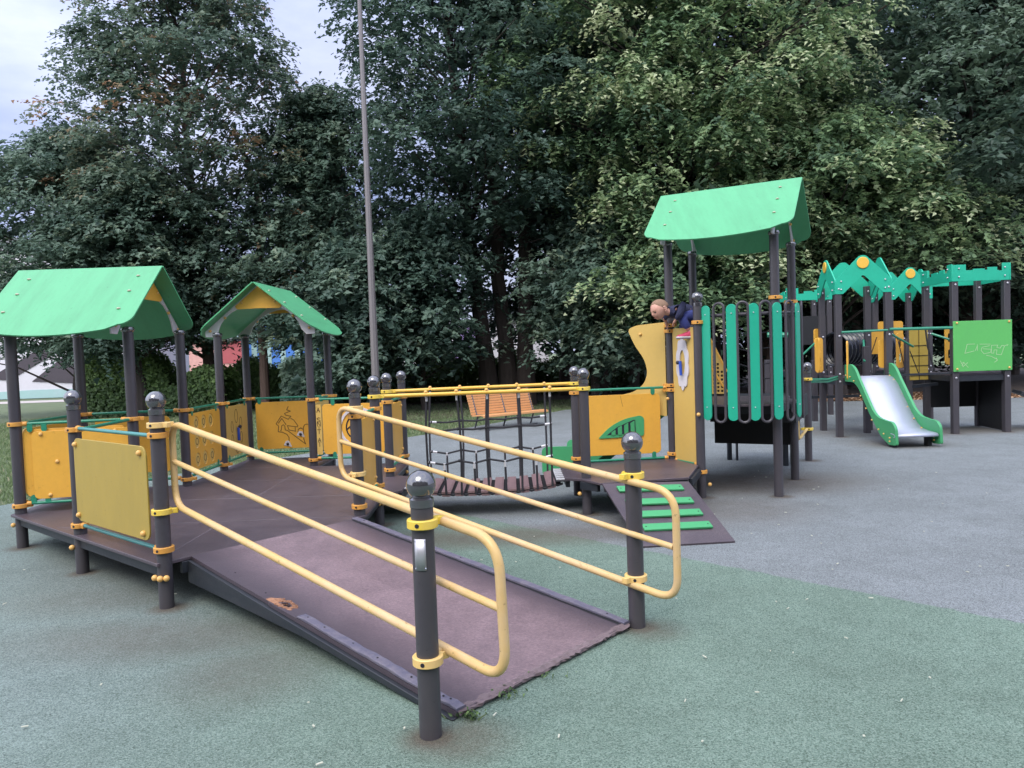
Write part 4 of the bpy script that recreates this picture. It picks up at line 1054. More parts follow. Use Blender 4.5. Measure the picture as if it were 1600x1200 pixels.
# ------------------------------------------------------------------ bench and lamp post
bd = Vector((.80, .60, 0)).normalized(); bf = Vector((.60, -.80, 0)); BO = Vector((-.82, 15.15, 0))
bench = thing('park_bench', 'orange slatted wooden park bench with dark metal legs on the lawn edge', 'bench', tuple(BO + bd * .85))
m = MB()
for k in range(9):
    z = .33 + .052 * k; bk = -.045 - .020 * k
    m.box(BO + bd * .80 + bf * bk + UP * z, (1.62, .018, .046), ux=bd)
m.build('backrest', M['bench'], bench, .003)
m = MB()
for k in range(7):
    m.box(BO + bd * .82 + bf * (.0 + .06 * k) + UP * (.315 - .010 * abs(k - 5) * .5), (1.66, .052, .022), ux=bd, uy=bf.cross(UP).cross(UP) * -1 if False else None)
m.box(BO + bd * .82 + bf * .40 + UP * .295, (1.66, .03, .04), ux=bd)
m.build('seat', M['bench'], bench, .003)
for s in (.12, .85, 1.58):
    q = BO + bd * s; m = MB()
    m.tube(bend([q + bf * .40 + UP * .0, q + bf * .38 + UP * .29, q - bf * .03 + UP * .30, q - bf * .22 + UP * .78], .04), .018, 8)
    m.tube([q + bf * .02 + UP * .29, q - bf * .12, q + bf * .1 + UP * .012], .018, 8)
    m.build('leg', M['bench_leg'], bench)

lamp = thing('lamp_post', 'tall tapering brown-grey metal lamp pole rising out of the picture in front of the trees', 'lamp post', (-2.82, 15.5, 0))
m = MB(); m.lathe([(.085, 0), (.082, 1.2), (.07, 3.0), (.052, 6.8), (.042, 9.2)], (-2.82, 15.5, 0), 8); m.build('pole', M['pole'], lamp)
m = MB(); m.lathe([(.16, 0), (.16, .03), (.09, .05), (.088, .25)], (-2.82, 15.5, 0), 16); m.build('base', M['pole'], lamp)
m = MB(); m.tube([(-2.82, 15.5, 9.1), (-2.82, 15.3, 9.4), (-2.82, 14.7, 9.5)], .03, 8); m.build('arm', M['pole'], lamp)
m = MB(); m.box((-2.82, 14.5, 9.48), (.26, .6, .1)); m.build('lamp_head', M['pole'], lamp, .02)

# ------------------------------------------------------------------ foliage
def leaves_mesh(name, pos, nrm, size, tone, mat, parent=None, o=(0, 0, 0), rs=0, aspect=1.):
    g = np.random.default_rng(rs); N = len(pos); nrm = nrm / np.linalg.norm(nrm, axis=1, keepdims=True)
    t = g.normal(size=(N, 3)); t -= nrm * (t * nrm).sum(1, keepdims=True); t /= np.linalg.norm(t, axis=1, keepdims=True)
    b = np.cross(nrm, t); s = (size * g.uniform(.65, 1.3, N))[:, None]
    a = aspect
    # five-point leaf folded along its rib, tip bent down
    pts = [(-.5, 0, 0), (-.20, .44 * a, .12), (.20, .24 * a, .05), (.74, 0, -.22), (.20, -.24 * a, .05), (-.20, -.44 * a, .12)]
    V = np.stack([pos + t * p[0] * s + b * p[1] * s + nrm * p[2] * s for p in pts], 1).reshape(-1, 3)
    V = V - np.array(o)
    idx = np.arange(N)[:, None] * 6
    F = np.stack([idx + np.array([0, 1, 2, 3]), idx + np.array([0, 3, 4, 5])], 1).reshape(-1)
    me = bpy.data.meshes.new(name); me.vertices.add(len(V)); me.vertices.foreach_set('co', V.astype(np.float32).ravel())
    nf = 2 * N; me.loops.add(nf * 4); me.loops.foreach_set('vertex_index', F.astype(np.int32))
    me.polygons.add(nf); me.polygons.foreach_set('loop_start', np.arange(nf, dtype=np.int32) * 4)
    me.update(calc_edges=True); me.validate()
    at = me.attributes.new('tone', 'FLOAT', 'POINT'); at.data.foreach_set('value', np.repeat(np.clip(tone, 0, 1), 6).astype(np.float32))
    me.materials.append(mat)
    ob = bpy.data.objects.new(name, me); COL.objects.link(ob); place(ob, o, parent); return ob

def sprays(g, C, n_spray, n_leaf, rad, flat, leaf, droop=.5, toneb=.45, tip=0.):
    """leaf sprays round clump centres C: drooping twigs with leaves along them"""
    K = len(C); S = K * n_spray
    c = np.repeat(C, n_spray, 0); d = g.normal(size=(S, 3)); d[:, 2] = np.abs(d[:, 2]) * .8 - .15; d /= np.linalg.norm(d, axis=1, keepdims=True)
    rr = (g.uniform(.35, 1, S) ** .6)[:, None] * np.repeat(rad, n_spray)[:, None]
    st = c + d * rr * np.array([1, 1, flat])
    dr = d * np.array([1, 1, .25]) + g.normal(size=(S, 3)) * .3; dr /= np.linalg.norm(dr, axis=1, keepdims=True)
    ct = np.repeat(g.normal(0, .19, K), n_spray) + g.normal(0, .08, S); tp = np.repeat(np.repeat(g.uniform(0, 1, K) > .45, n_spray), n_leaf) * tip
    t = np.tile(np.linspace(0, 1, n_leaf), S)[:, None]
    L = leaf * n_leaf * .42
    p = np.repeat(st, n_leaf, 0) + np.repeat(dr, n_leaf, 0) * t * L - np.array([0, 0, 1]) * (t ** 2) * L * droop + g.normal(size=(S * n_leaf, 3)) * leaf * .38
    nrm = np.array([0, -.10, .80]) + np.repeat(d, n_leaf, 0) * .45 + g.normal(size=(S * n_leaf, 3)) * .30
    hz = np.repeat(d[:, 2], n_leaf)
    tone = toneb + np.repeat(ct, n_leaf) + g.normal(0, .05, S * n_leaf) + hz * .14 + tp * (t[:, 0] - .25)
    return p, nrm, tone

def tree(name, label, cat, x, y, h, R0, zc, mat, seed, leaf=.15, nclump=200, nspray=9, nleaf=8, crad=.75, flat=.5, bark='bark', trunk=.22, stems=1, squash=1., lean=(0, 0), droop=.5, toneb=.45, tip=0., prof=None, group='trees behind the playground', yfront=.62, cx=0, cy=0, fill=5200):
    """trunk(s), limbs to every clump, and a crown of leaf sprays; zc = height where the crown starts"""
    g = np.random.default_rng(seed); e = thing(name, label, cat, (x, y, 0), group)
    prof = prof or (lambda q: math.sin(math.pi * min(1, (q * .92 + .10)) ** .8) ** .7)
    C = []; ph = g.uniform(0, 6.28, 4)
    while len(C) < nclump:
        q = g.uniform(0, 1); a = g.uniform(0, 2 * math.pi)
        if g.random() < yfront and math.sin(a) > .35: a = -a
        lump = 1 + .22 * math.sin(2 * a + ph[0] + 5 * q) + .16 * math.sin(3 * a + ph[1] - 7 * q) + .10 * math.sin(9 * q + ph[2])
        r = R0 * prof(q) * lump * (g.uniform(.80, 1.04) if g.random() < .68 else g.uniform(.15, .8))
        C.append((x + cx + lean[0] * q * h + r * math.cos(a), y + cy + lean[1] * q * h + r * math.sin(a) * squash, zc + (h - zc) * q + g.normal(0, .2)))
    C = np.array(C)
    rad = g.uniform(.7, 1.25, len(C)) * crad
    p, nrm, tone = sprays(g, C, nspray, nleaf, rad, flat, leaf, droop, toneb, tip)
    # inner filler leaves close the crown, toned darker to paint its inner shade
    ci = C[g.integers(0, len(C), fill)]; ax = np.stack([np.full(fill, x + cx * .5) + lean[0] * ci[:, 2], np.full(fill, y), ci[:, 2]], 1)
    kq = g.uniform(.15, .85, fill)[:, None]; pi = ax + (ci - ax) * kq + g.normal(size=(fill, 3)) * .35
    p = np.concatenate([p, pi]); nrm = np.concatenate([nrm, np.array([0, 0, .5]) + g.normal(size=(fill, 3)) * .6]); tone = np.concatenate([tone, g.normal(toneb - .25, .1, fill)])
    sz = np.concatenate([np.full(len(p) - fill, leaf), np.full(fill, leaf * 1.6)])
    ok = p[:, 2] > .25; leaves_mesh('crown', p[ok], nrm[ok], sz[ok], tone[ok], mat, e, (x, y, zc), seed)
    # wood
    rj = random.Random(seed); m = MB(); tops = []
    for s in range(stems):
        ox = (s - (stems - 1) / 2) * trunk * 2.0; pts = []; rs = []
        for i in range(9):
            q = i / 8; pts.append((x + ox * (1 + 1.6 * q) + lean[0] * q * h + rj.uniform(-1, 1) * .10 * (i > 0) + cx * q, y + lean[1] * q * h + rj.uniform(-1, 1) * .12 * (i > 0) + rj.uniform(-.2, .2) * s + cy * q, q * h * .90 - .05))
            rs.append(trunk * (1 - .82 * q) * (1.25 if i == 0 else 1))
        m.tube(pts, rs, 10); tops.append(pts)
    m.build('trunk', M[bark], e)
    m = MB(); sel = list(range(0, len(C), 3))
    for i in sel:
        c = Vector(C[i]); pts = tops[i % stems]; k = None
        zt = max(.6, c.z - .35 * math.hypot(c.x - x, c.y - y) - .3)
        for a, b in zip(pts, pts[1:]):
            if a[2] <= zt <= b[2]: k = Vector(a).lerp(Vector(b), (zt - a[2]) / (b[2] - a[2])); break
        if k is None: k = Vector(pts[-1]) if zt > pts[-1][2] else Vector(pts[0]) + UP * .6
        L = (c - k).length; md = k.lerp(c, .5) + Vector((rj.uniform(-.1, .1), rj.uniform(-.1, .1), .10)) * L
        r0 = min(trunk * .30, .009 + .009 * L); m.tube([k, k.lerp(md, .6), md, md.lerp(c, .6), c], [r0, r0 * .8, r0 * .6, r0 * .4, r0 * .2], 5)
    m.build('branches', M[bark], e)
    return e

PB1 = lambda q: (1 - (abs(q - .42) / .62) ** 2.2) if q < .42 else max(.12, 1 - ((q - .42) / .62) ** 1.7 * .86)
PCOL = lambda q: .55 + .45 * math.sin(math.pi * min(1, q * 1.2)) if q < .9 else .5
PLIN = lambda q: .62 + .38 * math.sin(math.pi * min(1, q * 1.1))
tree('maple_tree', 'tall broad maple with reddish seed-tipped top at the left, sky showing through its crown', 'tree', -9.6, 24.0, 16.0, 4.0, 2.4, M['maple_red'], 11, .122, 430, 16, 11, .74, .38, 'bark_warm', .20, cx=-.6, toneb=.56, prof=PB1, fill=1600, squash=.62)
tree('maple_tree', 'lower dark maple at the far left edge, whose crown slopes down to the open sky', 'tree', -14.0, 24.5, 8.9, 4.3, 2.1, M['maple'], 12, .122, 260, 16, 11, .76, .38, 'bark', .24, toneb=.54, fill=1200, squash=.62)
tree('maple_tree', 'small dark maple low behind the left roof, in front of the tall red-tipped one', 'tree', -11.2, 22.6, 7.4, 3.0, 1.9, M['maple'], 13, .12, 160, 16, 11, .66, .38, 'bark', .20, toneb=.58, fill=900, squash=.7)
tree('maple_tree', 'dark mid-height maple behind the small arched roof, left of the lamp post', 'tree', -5.6, 23.6, 9.7, 3.1, 2.2, M['maple'], 14, .12, 230, 16, 11, .72, .38, 'bark_warm', .17, toneb=.52, fill=1500, squash=.65)
tree('maple_tree', 'low maple with leaves hanging near the lawn between the arched roof and the lamp post', 'tree', -4.4, 21.0, 4.4, 2.0, 1.0, M['maple'], 15, .13, 120, 12, 8, .55, .45, 'bark', .10, toneb=.48, fill=2500)
tree('dark_tree', 'very tall dark tree with several leaning trunks right of the lamp post', 'tree', -.1, 22.4, 17.5, 3.9, 4.9, M['maple'], 16, .122, 370, 18, 11, .88, .38, 'bark', .26, 3, lean=(-.02, 0), toneb=.36, cx=-.2, prof=PCOL, fill=4000)
tree('maple_tree', 'low drooping maple boughs between the lamp post and the dark leaning trunks', 'tree', -2.5, 21.4, 5.2, 1.9, 1.5, M['maple'], 27, .13, 120, 12, 9, .6, .42, 'bark', .09, toneb=.42, fill=2500)
tree('linden_tree', 'big linden with pale yellow-green bract clusters above the middle of the playground', 'tree', 4.8, 21.2, 14.5, 3.6, 3.7, M['linden'], 17, .108, 400, 18, 11, .72, .42, 'bark', .24, droop=.9, toneb=.46, tip=.74, prof=PLIN, fill=5000)
tree('linden_tree', 'linden with pale hanging sprays over the right side of the play castle', 'tree', 9.4, 21.5, 8.2, 3.4, 3.3, M['linden'], 18, .12, 240, 14, 10, .68, .42, 'bark', .20, droop=.8, toneb=.48, tip=.55, fill=3000)
tree('linden_tree', 'low linden boughs behind the slatted balcony, under the tower roof', 'tree', 4.7, 18.9, 4.9, 1.9, 2.2, M['linden'], 28, .11, 115, 13, 9, .5, .42, 'bark', .11, droop=.9, toneb=.44, tip=.45, fill=1500)
tree('young_maple', 'young bushy tree with low grey-green boughs just right of the dark leaning trunks', 'tree', 2.3, 20.8, 4.9, 2.0, 1.3, M['maple'], 19, .125, 140, 12, 8, .55, .45, 'bark', .12, toneb=.66, fill=2500)
tree('dark_tree', 'tall dark tree filling the top right behind the castle, its trunk showing high up', 'tree', 8.6, 25.5, 18, 4.8, 4.2, M['dark'], 20, .15, 360, 13, 9, .9, .38, 'bark_warm', .24, toneb=.72, fill=6000)
tree('dark_tree', 'dark tree at the right edge of the picture behind the battlements', 'tree', 14.6, 24, 15.5, 4.8, 2.6, M['dark'], 21, .15, 380, 13, 9, .85, .38, 'bark', .26, toneb=.82, fill=6000)
tree('dark_tree', 'dark tree rising behind the linden, between it and the lamp post', 'tree', 1.9, 26.5, 18.5, 4.2, 2.2, M['dark'], 22, .15, 320, 11, 8, .9, .45, 'bark', .24, toneb=.55, fill=8000)
tree('dark_tree', 'farther dark tree between the two maples behind the arched roof', 'tree', -7.0, 29.0, 8.5, 3.4, 2.4, M['dark'], 23, .14, 130, 12, 9, .9, .4, 'bark', .24, toneb=.60, fill=3000)
tree('dark_tree', 'distant dark tree deep in the wood behind the castle slide', 'tree', 12.5, 31.0, 17.5, 5.8, 1.6, M['dark'], 24, .2, 280, 11, 8, 1.1, .45, 'bark', .26, toneb=.5, fill=9000)
tree('dark_tree', 'distant dark tree deep in the wood behind the tower roof', 'tree', 5.6, 31.0, 18, 5.2, 2.2, M['dark'], 25, .2, 250, 11, 8, 1.1, .45, 'bark', .26, toneb=.5, fill=9000)
tree('dark_tree', 'distant dark tree past the right edge of the castle', 'tree', 20.0, 30.0, 16.5, 5.8, 1.4, M['dark'], 26, .2, 260, 11, 8, 1.1, .45, 'bark', .26, toneb=.5, fill=9000)
tree('dark_tree', 'bushy dark tree standing low in the shade behind the battlements', 'tree', 16.4, 27.0, 7.0, 3.4, .6, M['dark'], 29, .15, 170, 11, 8, .8, .5, 'bark', .16, toneb=.5, fill=6000)
tree('dark_tree', 'bushy dark tree standing low in the shade behind the castle tunnel', 'tree', 9.8, 27.5, 6.2, 3.6, .5, M['dark'], 30, .15, 170, 11, 8, .8, .5, 'bark', .16, toneb=.45, fill=6000)
for i, (x, y, rr_, lb_) in enumerate(((3.0, 24.5, .13, 'thin bare trunk standing in shade left of the yellow S-shaped board'), (3.9, 24.0, .15, 'second bare trunk in shade left of the yellow S-shaped board, slightly thicker'), (11.2, 24.5, .2, 'thick dark trunk seen between the castle posts'), (-7.6, 23.0, .13, 'reddish-brown trunk seen between the posts of the arched roof'), (6.9, 25, .2, 'dark trunk behind the balcony, seen between its slats'))):
    e = thing('tree_trunk', lb_, 'tree trunk', (x, y, 0), 'bare lower trunks in the shade'); rj = random.Random(i)
    m = MB(); m.tube([(x + rj.uniform(-.12, .12) * k, y, k * 1.7 - .05) for k in range(6)], [rr_ * 1.2, rr_, rr_ * .9, rr_ * .8, rr_ * .7, rr_ * .5], 10)
    m.build('trunk', M['bark_warm' if i == 3 else 'bark'], e)

def hedge(name, label, x0, y0, x1, y1, h, dpt, mat, seed, n, leaf=.07, toneb=.4, group=None, bumpy=.15, cat='hedge'):
    g = np.random.default_rng(seed); t = g.uniform(0, 1, n); a = g.uniform(0, math.pi, n)
    d = np.array([x1 - x0, y1 - y0]); L = np.linalg.norm(d); d = d / L; pn = np.array([-d[1], d[0]])
    hh = h * (1 + bumpy * np.sin(t * L * 1.7 + seed) + bumpy * .6 * np.sin(t * L * 4.1)); rr = g.uniform(.7, 1.05, n)
    cx = np.sign(np.cos(a)) * np.abs(np.cos(a)) ** .5 * dpt / 2 * rr; cz = np.sin(a) ** .6 * hh * rr
    low = g.random(n) < .45; cz = np.where(low, g.uniform(0, 1, n) * hh, cz)
    p = np.stack([x0 + d[0] * t * L + pn[0] * cx, y0 + d[1] * t * L + pn[1] * cx, cz], 1) + g.normal(size=(n, 3)) * .05
    nr = np.stack([pn[0] * cx * 2, pn[1] * cx * 2, np.sin(a) * .8 + .15], 1) + g.normal(size=(n, 3)) * .4
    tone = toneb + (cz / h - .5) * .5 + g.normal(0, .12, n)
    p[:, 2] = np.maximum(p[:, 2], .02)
    o = ((x0 + x1) / 2, (y0 + y1) / 2, 0)
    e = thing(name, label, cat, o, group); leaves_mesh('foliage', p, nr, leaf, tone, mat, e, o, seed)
    rj = random.Random(seed); m = MB()
    for k in range(int(L / .5) + 2):
        q = rj.random(); bx = x0 + (x1 - x0) * q; by = y0 + (y1 - y0) * q
        m.tube([(bx, by, -.03), (bx + rj.uniform(-.1, .1), by + rj.uniform(-.1, .1), h * .7)], [.02, .008], 5)
    m.build('stems', M['bark'], e); return e
hedge('hedge', 'dense dark green clipped hedge behind the left roof posts', -13.0, 23.4, -8.8, 23.2, 1.45, 1.7, M['hedge'], 31, 22000, leaf=.105, toneb=.6, bumpy=.3)
hedge('hedge', 'long low hedge in shade behind the arched roof and lamp post', -9.2, 25.2, -.4, 25.6, 1.35, 1.2, M['hedge'], 32, 34000, leaf=.09, toneb=.5)
hedge('hedge', 'shaded hedge behind the bench, running right towards the tower', -.2, 27.6, 8.5, 28.0, 1.35, 1.2, M['hedge'], 33, 34000, toneb=.40)
hedge('bush', 'light yellow-green bush at the left end of the dark hedge by the path', -13.5, 24.3, -13.0, 24.3, 2.1, 1.3, M['hedge'], 34, 7000, leaf=.10, toneb=.85, cat='bush')
hedge('bush', 'rounded grey-green bush low between the arched roof posts', -6.6, 22.3, -5.0, 22.2, 1.6, 1.5, M['maple'], 35, 6500, leaf=.12, toneb=.55, cat='bush')

g = np.random.default_rng(61); N = 26000; tx = g.uniform(-34, 34, N); top = 12.5 + 1.6 * np.sin(tx * .5) + 1.3 * np.sin(tx * 1.3 + 1) + g.normal(0, .4, N)
p = np.stack([tx, -15 - .02 * (34 - np.abs(tx)) + g.uniform(-2, 2, N), g.uniform(0, 1, N) * top], 1)
tl = leaves_mesh('treeline', p, g.normal(size=(N, 3)) + np.array([0, .8, .5]), .62, g.uniform(.1, .8, N), M['dark'], None, (0, 0, 0), 61)
tag(tl, 'dark line of trees across the park, mirrored small in the globe caps', 'trees', kind='stuff')

# grass, litter, weeds
def inside(P, x, y):
    c = np.zeros(len(x), bool); n = len(P)
    for i in range(n):
        x1, y1 = P[i]; x2, y2 = P[(i + 1) % n]
        k = ((y1 > y) != (y2 > y)) & (x < (x2 - x1) * (y - y1) / (y2 - y1 + 1e-9) + x1); c ^= k
    return c
def blades(name, label, x, y, hgt, seed, mat, kind='stuff', parent=None, wd=.008, spread=.5, o=(0, 0, 0)):
    g = np.random.default_rng(seed); N = len(x); a = g.uniform(0, 6.28, N); ln = g.normal(0, spread, N)[:, None] * hgt[:, None]
    dx = np.stack([np.cos(a), np.sin(a), np.zeros(N)], 1); sd_ = np.stack([-np.sin(a), np.cos(a), np.zeros(N)], 1)
    b = np.stack([x, y, np.full(N, -.03)], 1); w_ = wd
    V = np.stack([b - sd_ * w_, b + sd_ * w_, b + dx * ln * .4 + np.array([0, 0, 1]) * hgt[:, None] * .6 + sd_ * w_ * .7, b + dx * ln + np.array([0, 0, 1]) * hgt[:, None]], 1).reshape(-1, 3) - np.array(o)
    me = bpy.data.meshes.new(name); me.vertices.add(4 * N); me.vertices.foreach_set('co', V.astype(np.float32).ravel())
    F = (np.arange(N)[:, None] * 4 + np.array([0, 1, 2, 3])).ravel(); me.loops.add(4 * N); me.loops.foreach_set('vertex_index', F.astype(np.int32))
    me.polygons.add(N); me.polygons.foreach_set('loop_start', np.arange(N, dtype=np.int32) * 4); me.update(calc_edges=True); me.validate()
    at = me.attributes.new('tone', 'FLOAT', 'POINT'); at.data.foreach_set('value', np.repeat(np.clip(g.normal(.5, .24, N), 0, 1), 4).astype(np.float32))
    me.materials.append(mat); ob = bpy.data.objects.new(name, me); COL.objects.link(ob); place(ob, o, parent); ob['kind'] = kind
    if label: ob['label'] = label
    return ob
g = np.random.default_rng(8)
N = 260000; x = g.uniform(-15, 5.5, N); y = g.uniform(5.5, 24, N) 
ok = ~inside(edge, x, y) & (g.random(N) < np.clip(1.5 - (y - 8) / 16, .25, 1)) & (x > -.75 * y)
x = x[ok]; y = y[ok]
gr = blades('grass', None, x, y, g.uniform(.03, .07, len(x)), 9, M['grass'], wd=.007); tag(gr, 'short rough green grass of the lawn behind the paving edge', 'grass', kind='stuff')
N = 26000; x = g.uniform(-.8, 13, N); y = g.uniform(15.5, 21.5, N); ok = ~inside(edge, x, y) & (y < 15.9 + np.abs(x) * .5 + 3.0); x = x[ok]; y = y[ok]; ok = x > 2.2; x = x[ok]; y = y[ok]
p = np.stack([x, y, np.full(len(x), .01)], 1); lt = leaves_mesh('leaf_litter', p, np.array([0, 0, 1.]) + g.normal(size=(len(x), 3)) * .35, .075, g.uniform(0, 1, len(x)), M['litter'], None, (0, 0, 0), 4)
tag(lt, 'dry brown fallen leaves along the paving edge behind the castle', 'leaf litter', kind='stuff')
def weed(x, y, n, size, seed, lb):
    g = np.random.default_rng(seed); th = thing('weed', lb, 'weed', (x, y, 0), 'weeds at the foot of the ramp')
    px = x + g.normal(0, .035 * size, n); py = y + g.normal(0, .02 * size, n)
    p = np.stack([px, py, g.uniform(.012, .045, n)], 1)
    leaves_mesh('leaves', p, np.stack([(px - x) * 8, (py - y) * 8, np.full(n, .8)], 1) + g.normal(size=(n, 3)) * .5, .019, g.uniform(.3, .9, n), M['hedge'], th, (x, y, 0), seed, .7)
    b = blades('blades', None, px, py, g.uniform(.03, .07, n), seed, M['grass'], 'thing', th, .002, .7, (x, y, 0)); 
weed(-.225, 3.115, 40, .9, 1, 'small leafy weed tuft at the front corner of the ramp beside the post')
weed(-.07, 3.30, 30, 1.2, 2, 'thin grassy weed growing along the middle of the ramp foot')
weed(.13, 3.48, 10, 1.1, 3, 'few sparse weed leaves near the right end of the ramp foot')
# seed husks and twigs lying on the rubber
m = MB(); rj = random.Random(77)
for k in range(110):
    a = rj.uniform(-.62, .62); dd = rj.uniform(2.2, 9); x = dd * math.tan(a); y = dd; an = rj.uniform(0, 3.14)
    m.box((x, y, .0175), (rj.uniform(.008, .03), rj.uniform(.004, .008), .004), rz=an)
li = m.build('litter', surf('husk', (.50, .50, .40), .8), None, smooth=False); tag(li, 'pale seed husks scattered over the green rubber paving', 'litter', kind='stuff')
m = MB(); cr_ = [(2.30, 3.02), (2.36, 3.0), (2.43, 2.96), (2.47, 2.97), (2.56, 2.90), (2.66, 2.87), (2.75, 2.83)]
for a, b in zip(cr_, cr_[1:]): m.bar((*a, .0090), (*b, .0090), .006, .0012)
c_ = m.build('paving_crack', M['black'], None, smooth=False); c_['kind'] = 'structure'; c_['label'] = 'short dark crack in the green rubber paving'

# ------------------------------------------------------------------ buildings seen past the trees
def building(name, label, x0, x1, y, h, dpt, patches, roof='flat', wallm='wall_white', gh=0):
    e = thing(name, label, 'building', ((x0 + x1) / 2, y, 0)); W = x1 - x0
    P = [(0, 0), (W, 0), (W, h)] + ([(W / 2, h + gh)] if gh else []) + [(0, h)]
    m = MB(); m.prism(P, (x0, y, 0), (1, 0, 0), UP, dpt, 0); m.build('wall', M[wallm], e)
    m = MB()
    if gh:
        for s in (0, 1):
            a = Vector((x0 + s * W, y + dpt / 2, h)); b = Vector((x0 + W / 2, y + dpt / 2, h + gh)); q = (b - a).normalized(); m.bar(a - q * .5 + UP * .12, b + UP * .12, dpt + .6, .16)
    else: m.box((x0 + W / 2, y + dpt / 2, h + .13), (W + .4, dpt + .4, .25))
    m.build('roof', M['p_grey'], e, .02)
    for mt, pl in patches:
        m = MB(); m.prism([(a, b) for a, b in pl], (x0, y, 0), (1, 0, 0), UP, .03, .035); m.build('mural', M[mt], e)
    return e
building('painted_hall', 'white building at the far left painted with red, black and teal angular shapes', -36, -20.2, 40, 7.2, 8,
         [('p_black', [(8.0, 1.1), (9.2, 1.0), (12.2, 2.6), (12.6, 2.5), (10.4, .9), (13.0, .7), (14.6, 1.9), (13.6, 3.2), (11.6, 3.0)]), ('p_red', [(6.5, .8), (8.4, .8), (8.6, 1.9), (6.5, 1.7)]), ('p_teal', [(5, 0), (15.7, 0), (15.7, .42), (10.5, .45), (5, .3)]),
          ('p_teal', [(13.2, 1.0), (14.9, 1.0), (15.3, 1.7), (14.1, 2.0)]), ('p_blue', [(14.2, 3.3), (15.6, 3.4), (15.4, 2.9), (14.3, 2.9)]), ('p_black', [(6.2, 3.0), (7.4, 2.2), (7.5, 2.35), (6.3, 3.6)])], gh=1.6)
building('kiosk', 'small pink and red kiosk far behind the left roof posts', -17.6, -15.2, 41, 2.7, 4, [('p_red', [(1.4, 1.5), (2.9, 1.5), (2.9, 2.7), (1.9, 2.8)]), ('p_yel', [(.2, .3), (1.2, .3), (1.2, 1.3), (.2, 1.3)])], wallm='p_pink')
building('painted_shed', 'light blue and teal striped building glimpsed under the arched roof', -15.6, -10.6, 42, 4.1, 6, [('p_teal', [(.3 + .8 * k, .2), (.6 + .8 * k, .2), (.6 + .8 * k, 3.2), (.3 + .8 * k, 3.2)]) for k in range(6)] + [('p_yel', [(2.5, 3.3), (4.7, 3.3), (4.7, 4.0), (2.5, 4.0)])], wallm='p_blue')
building('pavilion', 'pale pavilion with blue and lilac mural seen between the dark trunks', -8.2, 2.2, 44, 3.3, 8, [('p_blue', [(2.6, .8), (4.6, .8), (4.4, 2.2), (3.1, 2.4)]), ('p_lil', [(4.9, 1.0), (6.6, 1.0), (6.6, 3.1), (5.1, 3.1), (4.9, 3.1)]), ('p_red', [(5.3, 2.0), (6.1, 2.3), (5.6, 2.9)]), ('p_lil', [(.3, 1.2), (1.6, 1.2), (1.6, 2.6), (.5, 2.4)])])
building('long_shed', 'pale grey shed glimpsed low behind the trees left of the tower', 4.6, 12.0, 46, 3.4, 8, [('p_grey', [(.4, 1.3), (7.0, 1.3), (7.0, 1.5), (.4, 1.5)])])

# ------------------------------------------------------------------ boy climbing over the board
boy = thing('person', 'small boy in navy top, blue trousers and red shoe leaning over the yellow board', 'person', (1.78, 7.72, 1.62))
def skin(name, chains, mat, parent, root=0, sub=2):
    vs = []; es = []; rs = []
    for ch in chains:
        prev = None
        for it in ch:
            if isinstance(it, int): idx = it
            else:
                idx = len(vs); vs.append(it[0]); rs.append(it[1])
            if prev is not None: es.append((prev, idx))
            prev = idx
    me = bpy.data.meshes.new(name); me.from_pydata([tuple(Vector(v) - WL[parent.name]) for v in vs], es, []); ob = bpy.data.objects.new(name, me); COL.objects.link(ob)
    place(ob, WL[parent.name], parent); me.materials.append(mat)
    sk = ob.modifiers.new('skin', 'SKIN'); sk.use_smooth_shade = True
    for i, r in enumerate(rs):
        me.skin_vertices[0].data[i].radius = (r, r) if not isinstance(r, tuple) else r
        me.skin_vertices[0].data[i].use_root = (i == root)
    s = ob.modifiers.new('sub', 'SUBSURF'); s.levels = sub; s.render_levels = sub
    return ob
# body: one continuous surface (head, neck, trunk, arms, legs); clothes over it
HC = Vector((1.545, 7.74, 1.945))
def hp(dx, dy, dz, k=1):     # head frame: fwd down-left, up, side
    F = Vector((-.83, -.36, -.42)).normalized(); U = (Vector((-.25, -.05, 1)) - F * Vector((-.25, -.05, 1)).dot(F)).normalized(); S = F.cross(U)
    return HC + F * dx + U * dz + S * dy
body = skin('body', [[((1.93, 7.86, 1.87), .060), ((1.84, 7.83, 1.90), .062), ((1.74, 7.80, 1.915), .058), ((1.665, 7.78, 1.915), .045), ((1.625, 7.765, 1.915), .034), ((1.575, 7.75, 1.93), .066), ((1.545, 7.74, 1.945), .074)],
                     [2, ((1.735, 7.765, 1.915), .020), ((1.765, 7.672, 1.952), .017), ((1.735, 7.675, 1.87), .018), ((1.70, 7.72, 1.82), .017)],
                     [2, ((1.67, 7.88, 1.90), .034), ((1.63, 7.93, 1.86), .028), ((1.655, 7.96, 1.82), .018)],
                     [0, ((1.85, 7.79, 1.86), .058), ((1.755, 7.72, 1.85), .048), ((1.80, 7.725, 1.78), .038), ((1.85, 7.73, 1.715), .027)],
                     [0, ((1.90, 7.95, 1.84), .058), ((1.83, 7.98, 1.76), .045), ((1.92, 7.98, 1.66), .034)]], M['skin'], boy)
